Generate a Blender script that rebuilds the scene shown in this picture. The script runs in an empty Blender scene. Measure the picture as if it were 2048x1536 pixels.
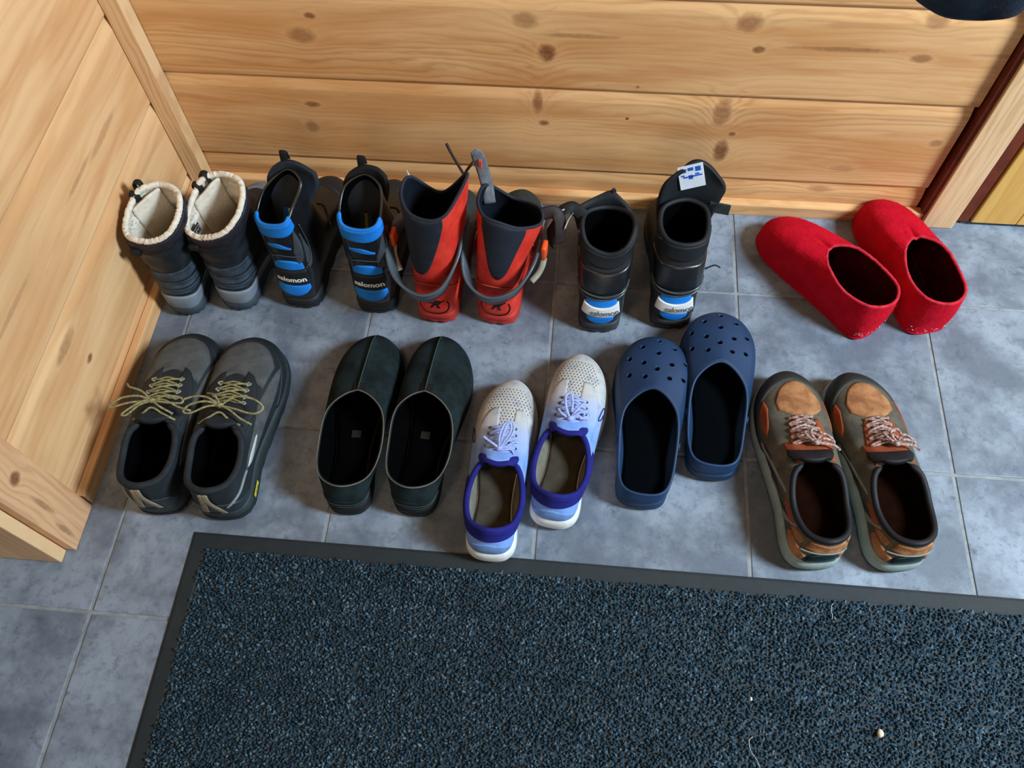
import bpy, math, random
import numpy as np
from mathutils import Vector
random.seed(7); RNG = np.random.default_rng(7)
PI = math.pi
SC = bpy.context.scene
COL = SC.collection
def srgb(r, g, b):
    f = lambda c: (c/255/12.92) if c/255 <= .04045 else ((c/255+.055)/1.055)**2.4
    return (f(r), f(g), f(b), 1)

# ------------------------------------------------------------------ camera, world, light
cam_d = bpy.data.cameras.new('camera'); cam = bpy.data.objects.new('camera', cam_d); COL.objects.link(cam)
cam_d.sensor_fit = 'HORIZONTAL'; cam_d.sensor_width = 36; cam_d.lens = 1642.31/2048*36; cam_d.clip_start = .01
cam.location = (0.9589, 0.0865378, 1.162129)
cam.rotation_euler = (0.505272, 0.0239544, 0.0900522)
SC.camera = cam
W = bpy.data.worlds.new('world'); SC.world = W; W.use_nodes = True
bg = W.node_tree.nodes['Background']; bg.inputs[0].default_value = (1.0, .66, .42, 1); bg.inputs[1].default_value = .022
def area(name, loc, target, sx, sy, power, color):
    d = bpy.data.lights.new(name, 'AREA'); d.shape = 'RECTANGLE'; d.size = sx; d.size_y = sy; d.energy = power; d.color = color
    o = bpy.data.objects.new(name, d); COL.objects.link(o); o.location = loc
    o.rotation_euler = (Vector(target)-Vector(loc)).to_track_quat('-Z', 'Y').to_euler(); return o
area('daylight_window', (2.75, .28, 1.70), (.95, .75, 0), .42, .60, 88, (.76, .90, 1.0))
area('front_fill', (1.15, -2.1, 1.35), (.9, 1.1, .25), 1.2, 1.0, 15, (1.0, .90, .76))  # added soft fill from behind the camera, no window known there
area('ceiling_lamp', (.35, -.15, 2.3), (.6, .8, 0), .35, .35, 6.5, (1.0, .62, .33))
SC.view_settings.view_transform = 'Standard'; SC.view_settings.look = 'None'
SC.view_settings.gamma = 1; SC.view_settings.exposure = 0.22; SC.view_settings.use_curve_mapping = False

# ------------------------------------------------------------------ materials
MATS = {}
class N:
    """tiny node helper"""
    def __init__(s, name):
        s.m = bpy.data.materials.new(name); s.m.use_nodes = True; s.t = s.m.node_tree
        s.b = s.t.nodes['Principled BSDF']
    def n(s, typ, **kw):
        x = s.t.nodes.new(typ)
        for k, v in kw.items():
            if k.startswith('i_'): 
                kk = k[2:]; kk = int(kk) if kk.isdigit() else kk
                s.put(x.inputs[kk], v)
            else: setattr(x, k, v)
        return x
    def put(s, sock, v):
        if isinstance(v, bpy.types.NodeSocket): s.t.links.new(v, sock)
        elif isinstance(v, bpy.types.Node): s.t.links.new(v.outputs[0], sock)
        else: sock.default_value = v
    def math(s, op, a, b=0.0, c=None, clamp=False):
        x = s.t.nodes.new('ShaderNodeMath'); x.operation = op; x.use_clamp = clamp
        s.put(x.inputs[0], a); s.put(x.inputs[1], b)
        if c is not None: s.put(x.inputs[2], c)
        return x.outputs[0]
    def mix(s, f, a, b, blend='MIX'):
        x = s.t.nodes.new('ShaderNodeMix'); x.data_type = 'RGBA'; x.blend_type = blend
        s.put(x.inputs[0], f); s.put(x.inputs[6], a); s.put(x.inputs[7], b); return x.outputs[2]
    def rng(s, v, a, b, c=0., d=1., smooth=True):
        x = s.t.nodes.new('ShaderNodeMapRange'); x.interpolation_type = 'SMOOTHSTEP' if smooth else 'LINEAR'
        s.put(x.inputs[0], v); x.inputs[1].default_value = a; x.inputs[2].default_value = b
        x.inputs[3].default_value = c; x.inputs[4].default_value = d; return x.outputs[0]
    def noise(s, vec, scale, detail=3, rough=.5, dist=0.):
        x = s.t.nodes.new('ShaderNodeTexNoise'); s.put(x.inputs['Vector'], vec)
        x.inputs['Scale'].default_value = scale; x.inputs['Detail'].default_value = detail
        x.inputs['Roughness'].default_value = rough; x.inputs['Distortion'].default_value = dist
        return x.outputs[0]
    def bump(s, h, strength, dist=.001):
        x = s.t.nodes.new('ShaderNodeBump'); x.inputs['Strength'].default_value = strength
        x.inputs['Distance'].default_value = dist; s.put(x.inputs['Height'], h); s.put(s.b.inputs['Normal'], x.outputs[0])

def mat(name, col, rough=.6, var=.25, vscale=25, bscale=900, bump=.4, sheen=0, spec=.28, coat=0, col2=None):
    if name in MATS: return MATS[name]
    k = N(name); oc = k.n('ShaderNodeTexCoord').outputs['Object']
    c1 = srgb(*col); c2 = srgb(*col2) if col2 else tuple(c*(1-var) for c in c1[:3])+(1,)
    k.put(k.b.inputs['Base Color'], k.mix(k.rng(k.noise(oc, vscale, 5, .6), .35, .65), c1, c2))
    k.b.inputs['Roughness'].default_value = rough; k.b.inputs['Specular IOR Level'].default_value = spec
    k.b.inputs['Coat Weight'].default_value = coat; k.b.inputs['Coat Roughness'].default_value = .25
    if sheen: k.b.inputs['Sheen Weight'].default_value = sheen; k.b.inputs['Sheen Roughness'].default_value = .4; k.b.inputs['Sheen Tint'].default_value = c1
    if bump: k.bump(k.noise(oc, bscale, 3, .6), bump)
    MATS[name] = k.m; return k.m

def knit_gradient(name, ca, cb, y0, y1, bscale=1200):
    """knit whose yarn colour itself runs from one colour at the toe to another at the heel"""
    k = N(name); oc = k.n('ShaderNodeTexCoord').outputs['Object']
    sep = k.n('ShaderNodeSeparateXYZ', i_0=oc)
    y = k.math('ADD', sep.outputs[1], k.math('MULTIPLY', k.noise(oc, 30, 3), .05))
    c = k.mix(k.rng(y, y0, y1), srgb(*ca), srgb(*cb))
    c = k.mix(k.rng(k.noise(oc, 60, 4), .45, .75, 0, .45), c, srgb(*[int(v*.75) for v in ca]))
    k.put(k.b.inputs['Base Color'], c); k.b.inputs['Roughness'].default_value = .75
    v = k.n('ShaderNodeTexVoronoi', i_Vector=oc, i_Scale=bscale*.6).outputs[0]
    k.bump(v, .35); MATS[name] = k.m; return k.m

def wood(name, axis, light, mid, dark, knots=(), knot_plane='x', seed=0., ring=70., contrast=1., stain=.5):
    """pine: grain lines that follow the board's long axis and bend round the knots.
    axis = world axis the board runs along; knots = (along, z, half length, half height, darkness)"""
    k = N(name); g = k.n('ShaderNodeNewGeometry').outputs['Position']
    rnd = k.n('ShaderNodeObjectInfo').outputs['Random']
    sep = k.n('ShaderNodeSeparateXYZ', i_0=g); X, Y, Z = sep.outputs
    if axis == 'x': a, b, c = X, Z, Y
    elif axis == 'y': a, b, c = Y, Z, X
    elif axis == 'zy': a, b, c = Z, Y, X
    else: a, b, c = Z, X, Y
    off = k.math('MULTIPLY', rnd, 7.3)
    warp = 0.0; kmask = 0.0; halo = 0.0
    kn = k.noise(g, 70, 3, .6) if knots else None
    for (ka, kb, ra, rb, dk) in knots:
        da = k.math('DIVIDE', k.math('SUBTRACT', a, ka), ra); db = k.math('DIVIDE', k.math('SUBTRACT', b, kb), rb)
        d2 = k.math('ADD', k.math('MULTIPLY', da, da), k.math('MULTIPLY', db, db))
        d2 = k.math('ADD', d2, k.math('MULTIPLY', k.math('SUBTRACT', kn, .5), 1.6))
        kmask = k.math('MAXIMUM', kmask, k.rng(d2, 1.9, .1, 0, dk))
        h = k.math('DIVIDE', 1.0, k.math('ADD', 1.0, k.math('MULTIPLY', d2, .16)))
        h = k.math('MULTIPLY', h, h)
        warp = k.math('ADD', warp, k.math('MULTIPLY', h, rb*1.6)); halo = k.math('MAXIMUM', halo, h)
    # stretched coordinates
    comb = k.n('ShaderNodeCombineXYZ'); k.put(comb.inputs[0], k.math('ADD', k.math('MULTIPLY', a, 1.6), off)); k.put(comb.inputs[1], k.math('MULTIPLY', b, 11.)); k.put(comb.inputs[2], k.math('MULTIPLY', c, 3.))
    big = k.noise(comb, 1.5, 4, .55, .3)
    bb = k.math('ADD', k.math('ADD', b, warp), k.math('MULTIPLY', k.math('SUBTRACT', big, .5), .075))
    ph = k.math('ADD', k.math('MULTIPLY', bb, ring*6.283), off)
    s1 = k.math('ADD', k.math('MULTIPLY', k.math('SINE', ph), .5), .5)
    s1 = k.math('POWER', s1, 2.2)
    comb2 = k.n('ShaderNodeCombineXYZ'); k.put(comb2.inputs[0], k.math('ADD', k.math('MULTIPLY', a, 6.), off)); k.put(comb2.inputs[1], k.math('MULTIPLY', bb, 420.)); k.put(comb2.inputs[2], c)
    fine = k.noise(comb2, 1.0, 4, .65)
    L, M_, D = srgb(*light), srgb(*mid), srgb(*dark)
    col = k.mix(k.rng(big, .36, .66), L, M_)
    patch = k.noise(comb, .8, 2, .5)
    ringamt = k.math('MULTIPLY', s1, k.rng(patch, .38, .62, .16*contrast, .55*contrast))
    col = k.mix(ringamt, col, D)
    col = k.mix(k.rng(fine, .45, .8, 0, .30*contrast), col, D)
    # soft reddish / pale stains running along the board
    comb3 = k.n('ShaderNodeCombineXYZ'); k.put(comb3.inputs[0], k.math('ADD', k.math('MULTIPLY', a, 2.2), 3.1)); k.put(comb3.inputs[1], k.math('MULTIPLY', b, 16.)); k.put(comb3.inputs[2], off)
    st = k.noise(comb3, 1.3, 3, .5, .4)
    col = k.mix(k.rng(st, .55, .72, 0, stain), col, srgb(int(mid[0]*.90), int(mid[1]*.80), int(mid[2]*.70)))
    if knots:
        col = k.mix(k.math('MULTIPLY', k.rng(halo, .25, .9), .35), col, L)
        kc = k.mix(k.rng(k.noise(g, 150, 3), .35, .65), srgb(int(dark[0]*.62), int(dark[1]*.5), int(dark[2]*.45)), srgb(int(dark[0]*.9), int(dark[1]*.78), int(dark[2]*.7)))
        col = k.mix(kmask, col, kc)
    k.put(k.b.inputs['Base Color'], col); k.b.inputs['Roughness'].default_value = .5; k.b.inputs['Specular IOR Level'].default_value = .35
    k.bump(k.math('ADD', k.math('MULTIPLY', fine, .6), s1), .12, .0006)
    MATS[name] = k.m; return k.m

# ------------------------------------------------------------------ object helpers
def link(name, verts, faces, m=None, parent=None, smooth=True, fm=None):
    me = bpy.data.meshes.new(name); me.from_pydata([tuple(v) for v in verts], [], [tuple(f) for f in faces])
    for x in (m if isinstance(m, (list, tuple)) else [m]):
        if x: me.materials.append(x)
    if fm is not None: me.polygons.foreach_set('material_index', fm)
    if smooth: me.polygons.foreach_set('use_smooth', [True]*len(me.polygons))
    me.update()
    o = bpy.data.objects.new(name, me); COL.objects.link(o)
    if parent: o.parent = parent
    return o
def tag(o, label=None, cat=None, group=None, kind=None):
    if label: o['label'] = label
    if cat: o['category'] = cat
    if group: o['group'] = group
    if kind: o['kind'] = kind
    return o
def thing(name, label, cat, loc=(0, 0, 0), rz=0, group=None):
    o = bpy.data.objects.new(name, None); COL.objects.link(o); o.empty_display_size = .02
    o.location = loc; o.rotation_euler = (0, 0, rz); return tag(o, label, cat, group)
def box(x0, x1, y0, y1, z0, z1, bev=0.0):
    """box with chamfered edges -> verts, faces"""
    import bmesh
    bm = bmesh.new(); bmesh.ops.create_cube(bm, size=1)
    for v in bm.verts: v.co = Vector(((x0+x1)/2+v.co.x*(x1-x0), (y0+y1)/2+v.co.y*(y1-y0), (z0+z1)/2+v.co.z*(z1-z0)))
    if bev: bmesh.ops.bevel(bm, geom=list(bm.edges), offset=bev, segments=2, profile=.6, affect='EDGES')
    bm.verts.index_update(); V = [v.co[:] for v in bm.verts]; F = [[v.index for v in f.verts] for f in bm.faces]; bm.free(); return V, F
def extrude_profile(prof, axis, a0, a1, seg=1):
    """prof: closed list of (d, z); axis 'x': point = (a, d, z); axis 'y': point = (d, a, z)"""
    V = []; F = []; n = len(prof)
    for i in range(seg+1):
        a = a0+(a1-a0)*i/seg
        for d, z in prof: V.append((a, d, z) if axis == 'x' else (d, a, z))
    for i in range(seg):
        for j in range(n): F.append((i*n+j, i*n+(j+1) % n, (i+1)*n+(j+1) % n, (i+1)*n+j))
    F.append(tuple(range(n))[::-1]); F.append(tuple(seg*n+j for j in range(n)))
    return V, F
def fixn(o):
    import bmesh
    bm = bmesh.new(); bm.from_mesh(o.data); bmesh.ops.recalc_face_normals(bm, faces=list(bm.faces)); bm.to_mesh(o.data); bm.free(); return o
def cr(P, n, closed=False):
    """Catmull-Rom through points -> n samples"""
    P = np.asarray(P, float); m = len(P)
    s = np.arange(n)/n*m if closed else np.linspace(0, m-1, n)
    i = np.floor(s).astype(int)
    if not closed: i = np.minimum(i, m-2)
    f = (s-i)[:, None]
    g = lambda k: P[(i+k) % m]
    if closed: p0, p1, p2, p3 = g(-1), g(0), g(1), g(2)
    else:
        p1 = P[i]; p2 = P[i+1]
        p0 = np.where((i == 0)[:, None], 2*p1-p2, P[np.maximum(i-1, 0)]); p3 = np.where((i == m-2)[:, None], 2*p2-p1, P[np.minimum(i+2, m-1)])
    return .5*((2*p1)+(-p0+p2)*f+(2*p0-5*p1+4*p2-p3)*f**2+(-p0+3*p1-3*p2+p3)*f**3)
def cr1(v, x):
    """smooth scalar interpolation of control values v at x in [0,1]"""
    v = np.asarray(v, float)[:, None]; x = np.clip(x, 0, 1)
    if len(v) == 1: return float(v[0, 0])
    t = cr(v, 65)[:, 0]; return float(np.interp(x, np.linspace(0, 1, 65), t))
def tube(pts, r, m, name, parent, n=8, closed=False, samples=None, flat=1.0, up=None, kind=None):
    P = cr(pts, samples or max(12, len(pts)*6), closed); k = len(P)
    T = np.roll(P, -1, 0)-np.roll(P, 1, 0) if closed else np.gradient(P, axis=0)
    T /= np.linalg.norm(T, axis=1)[:, None]+1e-12
    nrm = np.array(up if up is not None else ((0, 0, 1) if abs(T[0][2]) < .8 else (1, 0, 0)), float); V = []
    rr = cr(np.asarray(r, float)[:, None], k)[:, 0] if isinstance(r, (list, tuple)) else np.full(k, r)
    for i in range(k):
        if up is not None: nrm = np.array(up, float)
        nrm = nrm-T[i]*(nrm@T[i]); nrm /= np.linalg.norm(nrm)+1e-12; b = np.cross(T[i], nrm)
        for j in range(n):
            a = 2*PI*j/n; V.append(P[i]+rr[i]*(math.cos(a)*nrm*flat+math.sin(a)*b))
    F = []
    for i in range(k if closed else k-1):
        i2 = (i+1) % k
        for j in range(n): F.append((i*n+j, i*n+(j+1) % n, i2*n+(j+1) % n, i2*n+j))
    if not closed: F += [tuple(range(n))[::-1], tuple((k-1)*n+j for j in range(n))]
    o = fixn(link(name, V, F, m, parent))
    if kind: o['kind'] = kind
    return o
def joined(name, chunks, m, parent, smooth=True, kind=None):
    V = []; F = []
    for v, f in chunks:
        b = len(V); V += [tuple(p) for p in v]; F += [tuple(i+b for i in q) for q in f]
    o = fixn(link(name, V, F, m, parent, smooth))
    if kind: o['kind'] = kind
    return o
def tube_vf(pts, r, n=6, samples=None, closed=False, flat=1.):
    o = tube(pts, r, None, 'tmp', None, n, closed, samples, flat); V = [v.co[:] for v in o.data.vertices]; F = [tuple(p.vertices) for p in o.data.polygons]
    me = o.data; bpy.data.objects.remove(o); bpy.data.meshes.remove(me); return V, F
def text_vf(s, size, italic=0.0, bold=0.0, squash=1.0):
    c = bpy.data.curves.new('t', 'FONT'); c.body = s; c.size = size; c.align_x = 'CENTER'; c.align_y = 'CENTER'; c.shear = italic; c.offset = bold; c.resolution_u = 3
    o = bpy.data.objects.new('t', c); COL.objects.link(o); dg = bpy.context.evaluated_depsgraph_get(); dg.update()
    me = bpy.data.meshes.new_from_object(o.evaluated_get(dg))
    V = np.array([v.co[:] for v in me.vertices]); V[:, 0] *= squash; F = [tuple(p.vertices) for p in me.polygons]
    bpy.data.objects.remove(o); bpy.data.curves.remove(c); bpy.data.meshes.remove(me); return V, F

# ------------------------------------------------------------------ shoe surfaces
OUTB = [(0, 0), (.100, .018), (.138, .095), (.132, .29), (.150, .50), (.172, .68), (.155, .84), (.090, .955), (-.01, 1.0), (-.110, .95), (-.160, .84), (-.165, .69), (-.130, .5), (-.124, .29), (-.136, .095), (-.100, .018)]
OUT = [(0, 0), (.075, .018), (.112, .095), (.112, .29), (.15, .50), (.178, .68), (.155, .84), (.085, .955), (-.02, 1.0), (-.115, .95),
       (-.165, .84), (-.168, .69), (-.118, .5), (-.098, .29), (-.108, .095), (-.075, .018)]
def outline(L, ws=1., foot='R', n=192, pts=None):
    P = np.array(pts or OUT, float)
    P = P*[L*ws, L]
    if foot == 'L':
        P[:, 0] *= -1; P = np.concatenate([P[:1], P[1:][::-1]])
    return cr(P, n, True)
def sstep(x, a, b):
    t = np.clip((x-a)/(b-a), 0, 1); return t*t*(3-2*t)
def rim8(yb, yf, w, zb, zs, zf, x0=0., dxf=0., wl=None, df=.74):
    ym = (yb+yf)/2; a = (yf-yb)/2; wl = wl or w
    zd1 = (zb+zs)/2-.003*0; zd2 = (zf+zs)/2
    return [(x0, yb, zb), (x0+w*.76, ym-a*.72, zs*.55+zb*.45), (x0+w, ym, zs), (x0+dxf*.6+w*df, ym+a*.72, zs*.35+zf*.65), (x0+dxf, yf, zf),
            (x0+dxf*.6-wl*df, ym+a*.72, zs*.35+zf*.65), (x0-wl, ym, zs), (x0-wl*.76, ym-a*.72, zs*.55+zb*.45)]
class Surf:
    def __init__(s, G):
        s.G = G; s.nt, s.nu = G.shape[0]-1, G.shape[1]
        du = np.roll(G, -1, 1)-np.roll(G, 1, 1); dt = np.gradient(G, axis=0)
        n = np.cross(du, dt); s.N = n/(np.linalg.norm(n, axis=2)[..., None]+1e-12)
    def P(s, u, t, off=0.):
        x = (u % 1.)*s.nu; i = int(x); fx = x-i; i2 = (i+1) % s.nu; i %= s.nu
        y = min(max(t, 0), 1)*s.nt; j = min(int(y), s.nt-1); fy = y-j
        w = lambda A: (A[j, i]*(1-fx)+A[j, i2]*fx)*(1-fy)+(A[j+1, i]*(1-fx)+A[j+1, i2]*fx)*fy
        p = w(s.G)
        if off: q = w(s.N); p = p+q/np.linalg.norm(q)*off
        return p
    def xy(s, x, y, off=0., tmin=.05):
        j0 = int(tmin*s.nt); A = s.G[j0:].reshape(-1, 3); B = s.N[j0:].reshape(-1, 3)
        d = (A[:, 0]-x)**2+(A[:, 1]-y)**2-np.where(B[:, 2] > .1, 0, -1e-4); i = np.argsort(d)[:6]; w = 1/(d[i]+1e-8); w /= w.sum()
        n = (B[i]*w[:, None]).sum(0); n /= np.linalg.norm(n); z = (A[i, 2]*w).sum()
        return np.array([x, y, z])+n*off
    def mesh(s, name, m, parent, th=.003, lining=None, fm=None):
        V = s.G.reshape(-1, 3); nu = s.nu; F = []
        for j in range(s.nt):
            for i in range(nu): i2 = (i+1) % nu; F.append((j*nu+i, j*nu+i2, (j+1)*nu+i2, (j+1)*nu+i))
        ms = [m, lining or m]
        # closed-wall shell with explicit inner skin
        I = (s.G-s.N*th).reshape(-1, 3); nv = len(V); F2 = []
        for j in range(s.nt):
            for i in range(nu): i2 = (i+1) % nu; F2.append(tuple(nv+k for k in ((j+1)*nu+i, (j+1)*nu+i2, j*nu+i2, j*nu+i)))
        Fr = []
        for i in range(nu):
            i2 = (i+1) % nu; a = s.nt*nu
            Fr.append((a+i, a+i2, nv+a+i2, nv+a+i)); Fr.append((i2, i, nv+i, nv+i2))
        return link(name, list(V)+list(I), F+F2+Fr, ms, parent, True, [0]*len(F)+[1]*len(F2)+[0]*len(Fr))
    def panel(s, name, u0, u1, tl, tu, m, parent, off=.0012, na=None, nb=14, base=-.0006):
        na = na or max(10, int(abs(u1-u0)*150)); V = []; F = []
        for sd in (off, base):
            for i in range(na+1):
                a = i/na; l = cr1(tl, a); h = cr1(tu, a)
                for j in range(nb+1):
                    b = j/nb; e = min(a, 1-a)*na; e2 = min(b, 1-b)*nb
                    o_ = sd if sd < 0 else (sd if (e > .5 and e2 > .5) else sd*.35)
                    V.append(s.P(u0+(u1-u0)*a, l+(h-l)*b, o_))
        k = (na+1)*(nb+1); idx = lambda i, j, q=0: q*k+i*(nb+1)+j
        for i in range(na):
            for j in range(nb): F.append((idx(i, j), idx(i+1, j), idx(i+1, j+1), idx(i, j+1)))
        for i in range(na):
            F.append((idx(i, 0, 1), idx(i+1, 0, 1), idx(i+1, 0), idx(i, 0))); F.append((idx(i, nb), idx(i+1, nb), idx(i+1, nb, 1), idx(i, nb, 1)))
        for j in range(nb):
            F.append((idx(0, j), idx(0, j+1), idx(0, j+1, 1), idx(0, j, 1))); F.append((idx(na, j, 1), idx(na, j+1, 1), idx(na, j+1), idx(na, j)))
        return link(name, V, F, m, parent)
    def seam(s, name, uts, r, m, parent, off=.0008, closed=False, n=6, samples=None):
        """tube following (u,t) points on the surface"""
        C = cr(uts, samples or len(uts)*8, closed)
        return tube([s.P(u, t, off) for u, t in C], r, m, name, parent, n, closed, samples=len(C)*1)
    def text(s, name, txt, u0, t0, size, m, parent, off=.0022, **kw):
        V, F = text_vf(txt, size, **kw)
        # metric scale at the anchor
        e = 1e-3; su = np.linalg.norm(s.P(u0+e, t0)-s.P(u0-e, t0))/(2*e); st = np.linalg.norm(s.P(u0, t0+.01)-s.P(u0, t0-.01))/.02
        return link(name, [s.P(u0+x/su, t0+y/st, off) for x, y, z in V], F, m, parent, False)

def low_grid(L, ws, foot, rim, zs=(.03, .02), toeh=.045, heel_h=.4, k_front=.52, bulge=.004, dzf=.25, nt=44, nu=192, pts=None, sidel=.028, inset=0.003):
    O2 = outline(L, ws, foot, nu, pts); c = np.array([0, L*.5])
    tang = np.roll(O2, -1, 0)-np.roll(O2, 1, 0); no = np.stack([tang[:, 1], -tang[:, 0]], 1); no /= np.linalg.norm(no, axis=1)[:, None]
    O2 = O2-no*inset
    yn = O2[:, 1]/L; Fz = sstep(yn, .38, .85); z0 = zs[0]+(zs[1]-zs[0])*sstep(yn, .3, .75)
    R = cr(np.array(rim, float), nu, True); O = np.concatenate([O2, z0[:, None]], 1)
    dz = R[:, 2]-z0; toe = sstep(yn, .72, .98)
    h1 = (1-Fz)*heel_h*dz+Fz*(sidel+(toeh-sidel)*toe)
    P1 = O+np.concatenate([no*bulge, np.zeros((nu, 1))], 1); P1[:, 2] += h1
    kf = k_front*Fz+.02*(1-Fz); P2 = R.copy()
    P2[:, :2] += kf[:, None]*(O2-R[:, :2]); P2[:, :2] += no*(.004*(1-Fz))[:, None]
    P2[:, 2] -= dz*((1-Fz)*.45+Fz*dzf)
    t = np.linspace(0, 1, nt+1)[:, None, None]
    return (1-t)**3*O+3*t*(1-t)**2*P1+3*t*t*(1-t)*P2+t**3*R, O2, no
def tall_grid(L, ws, foot, ankle, rim, nt1=30, nt2=26, **kw):
    """low shoe up to the ankle loop, then a shaft up to the rim"""
    G1, O2, no = low_grid(L, ws, foot, ankle, nt=nt1, **kw)
    A = G1[-1]; R = cr(np.array(rim, float), G1.shape[1], True)
    TA = (G1[-1]-G1[-2])*nt1; ln = np.linalg.norm(R-A, axis=1)[:, None]
    TA = TA/(np.linalg.norm(TA, axis=1)[:, None]+1e-9)*ln
    up = np.array([0, 0, 1.]); TA = TA*.35+up*ln*.65; TR = (R-A)*.6+up*ln*.4
    t = np.linspace(0, 1, nt2+1)[1:, None, None]
    H = (2*t**3-3*t**2+1)*A+(t**3-2*t**2+t)*TA+(-2*t**3+3*t**2)*R+(t**3-t**2)*TR
    return np.concatenate([G1, H], 0), O2, no

def loft(loops, cap0=True, cap1=True):
    n = len(loops[0]); V = []; F = []
    for l in loops: V += [tuple(p) for p in l]
    for j in range(len(loops)-1):
        for i in range(n): i2 = (i+1) % n; F.append((j*n+i, j*n+i2, (j+1)*n+i2, (j+1)*n+i))
    if n > 60:   # long outlines: cap with rungs from side to side, which follow the bend of the sole
        for on, b0 in ((cap0, 0), (cap1, (len(loops)-1)*n)):
            if on:
                for i in range(n//2): 
                    q = [i, i+1, (n-i-1) % n, (n-i) % n]; q = [b0+k for j, k in enumerate(q) if k not in q[:j]]
                    if len(q) > 2: F.append(tuple(q if b0 else q[::-1]))
    else:
        if cap0: F.append(tuple(range(n))[::-1])
        if cap1: F.append(tuple((len(loops)-1)*n+i for i in range(n)))
    return V, F
def ring2d(O2, no, off, z): return np.concatenate([O2+no*(off[:, None] if np.ndim(off) else off), (z if np.ndim(z) else np.full(len(O2), z))[:, None]], 1)
def sole(name, L, O2, no, levels, m, parent, spring=(.006, .010), lug=0., nl=46, bottom_fade=True):
    """levels: list of (offset outward, z); the underside lifts at toe and heel"""
    y = O2[:, 1]/L; sp = spring[0]*sstep(.10-y, 0, .10)+spring[1]*sstep(y, .80, 1.)
    zt = max(l[1][0] if isinstance(l[1], tuple) else l[1] for l in levels); loops = []
    u = np.arange(len(O2))/len(O2)
    for i, (of, z) in enumerate(levels):
        zz = z[0]+(z[1]-z[0])*sstep(y, .3, .75) if isinstance(z, tuple) else np.full(len(O2), z)
        fade = 1-np.clip(zz/zt, 0, 1)
        l = lug*((np.sin(u*2*PI*nl) > 0)*1.) if (lug and i in (1, 2)) else 0
        loops.append(ring2d(O2, no, of-l, zz+sp*fade))
    V, F = loft(loops); return fixn(link(name, V, F, m, parent))
def insole(O2, no, L, m, parent, z=(.036, .026), name='insole', inset=.006):
    y = O2[:, 1]/L; zz = z[0]+(z[1]-z[0])*sstep(y, .3, .75)
    a = ring2d(O2, no, -inset, zz); b = ring2d(O2, no, -inset-.004, zz+.0015); c = a.copy(); c[:, 2] -= .003
    V, F = loft([c, a, b]); return fixn(link(name, V, F, m, parent))
def rim_tube(S, r, m, parent, name='collar', off=-.0015, u0=0, u1=1, t=1., lift=0.):
    if abs(u1-u0) >= .999:
        pts = [S.P(u, t, off)+np.array([0, 0, lift]) for u in np.linspace(0, 1, 96, endpoint=False)]
        return tube(pts, r, m, name, parent, 10, True, samples=96)
    pts = [S.P(u, t, off)+np.array([0, 0, lift]) for u in np.linspace(u0, u1, 40)]
    k = len(pts); rr = [r*.35]+[r]*(k-2)+[r*.35] if not isinstance(r, list) else r
    return tube(pts, rr, m, name, parent, 10, False, samples=60)
def sheet(name, rows, m, parent, th=.004, n=24, nr=16, ms=None):
    """rows: control rows of points (same count) -> smooth thick sheet"""
    A = np.array([cr(r, n) for r in rows]); B = np.stack([cr(A[:, i], nr) for i in range(n)], 1)
    N_ = np.cross(np.gradient(B, axis=1), np.gradient(B, axis=0)); N_ /= np.linalg.norm(N_, axis=2)[..., None]+1e-12
    T, Bo = B+N_*th/2, B-N_*th/2; V = list(T.reshape(-1, 3))+list(Bo.reshape(-1, 3)); k = n*nr; F = []
    ix = lambda i, j, q=0: q*k+i*n+j
    for i in range(nr-1):
        for j in range(n-1):
            F.append((ix(i, j), ix(i, j+1), ix(i+1, j+1), ix(i+1, j))); F.append((ix(i, j, 1), ix(i+1, j, 1), ix(i+1, j+1, 1), ix(i, j+1, 1)))
    for i in range(nr-1):
        for j in (0, n-1): F.append((ix(i, j), ix(i+1, j), ix(i+1, j, 1), ix(i, j, 1)))
    for j in range(n-1):
        for i in (0, nr-1): F.append((ix(i, j), ix(i, j+1), ix(i, j+1, 1), ix(i, j, 1)))
    o = fixn(link(name, V, F, m, parent)); o_B = B; return o, B
def on_sheet(B, a, b, off=0.):
    """point on sheet grid: a along columns 0..1, b along rows 0..1"""
    nr, n = B.shape[:2]; x = a*(n-1); i = min(int(x), n-2); fx = x-i; y = b*(nr-1); j = min(int(y), nr-2); fy = y-j
    p = (B[j, i]*(1-fx)+B[j, i+1]*fx)*(1-fy)+(B[j+1, i]*(1-fx)+B[j+1, i+1]*fx)*fy
    nn = np.cross(B[j, i+1]-B[j, i], B[j+1, i]-B[j, i]); nn /= np.linalg.norm(nn)+1e-12; return p+nn*off

# ================================================================== SETTING
T = .31
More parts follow.
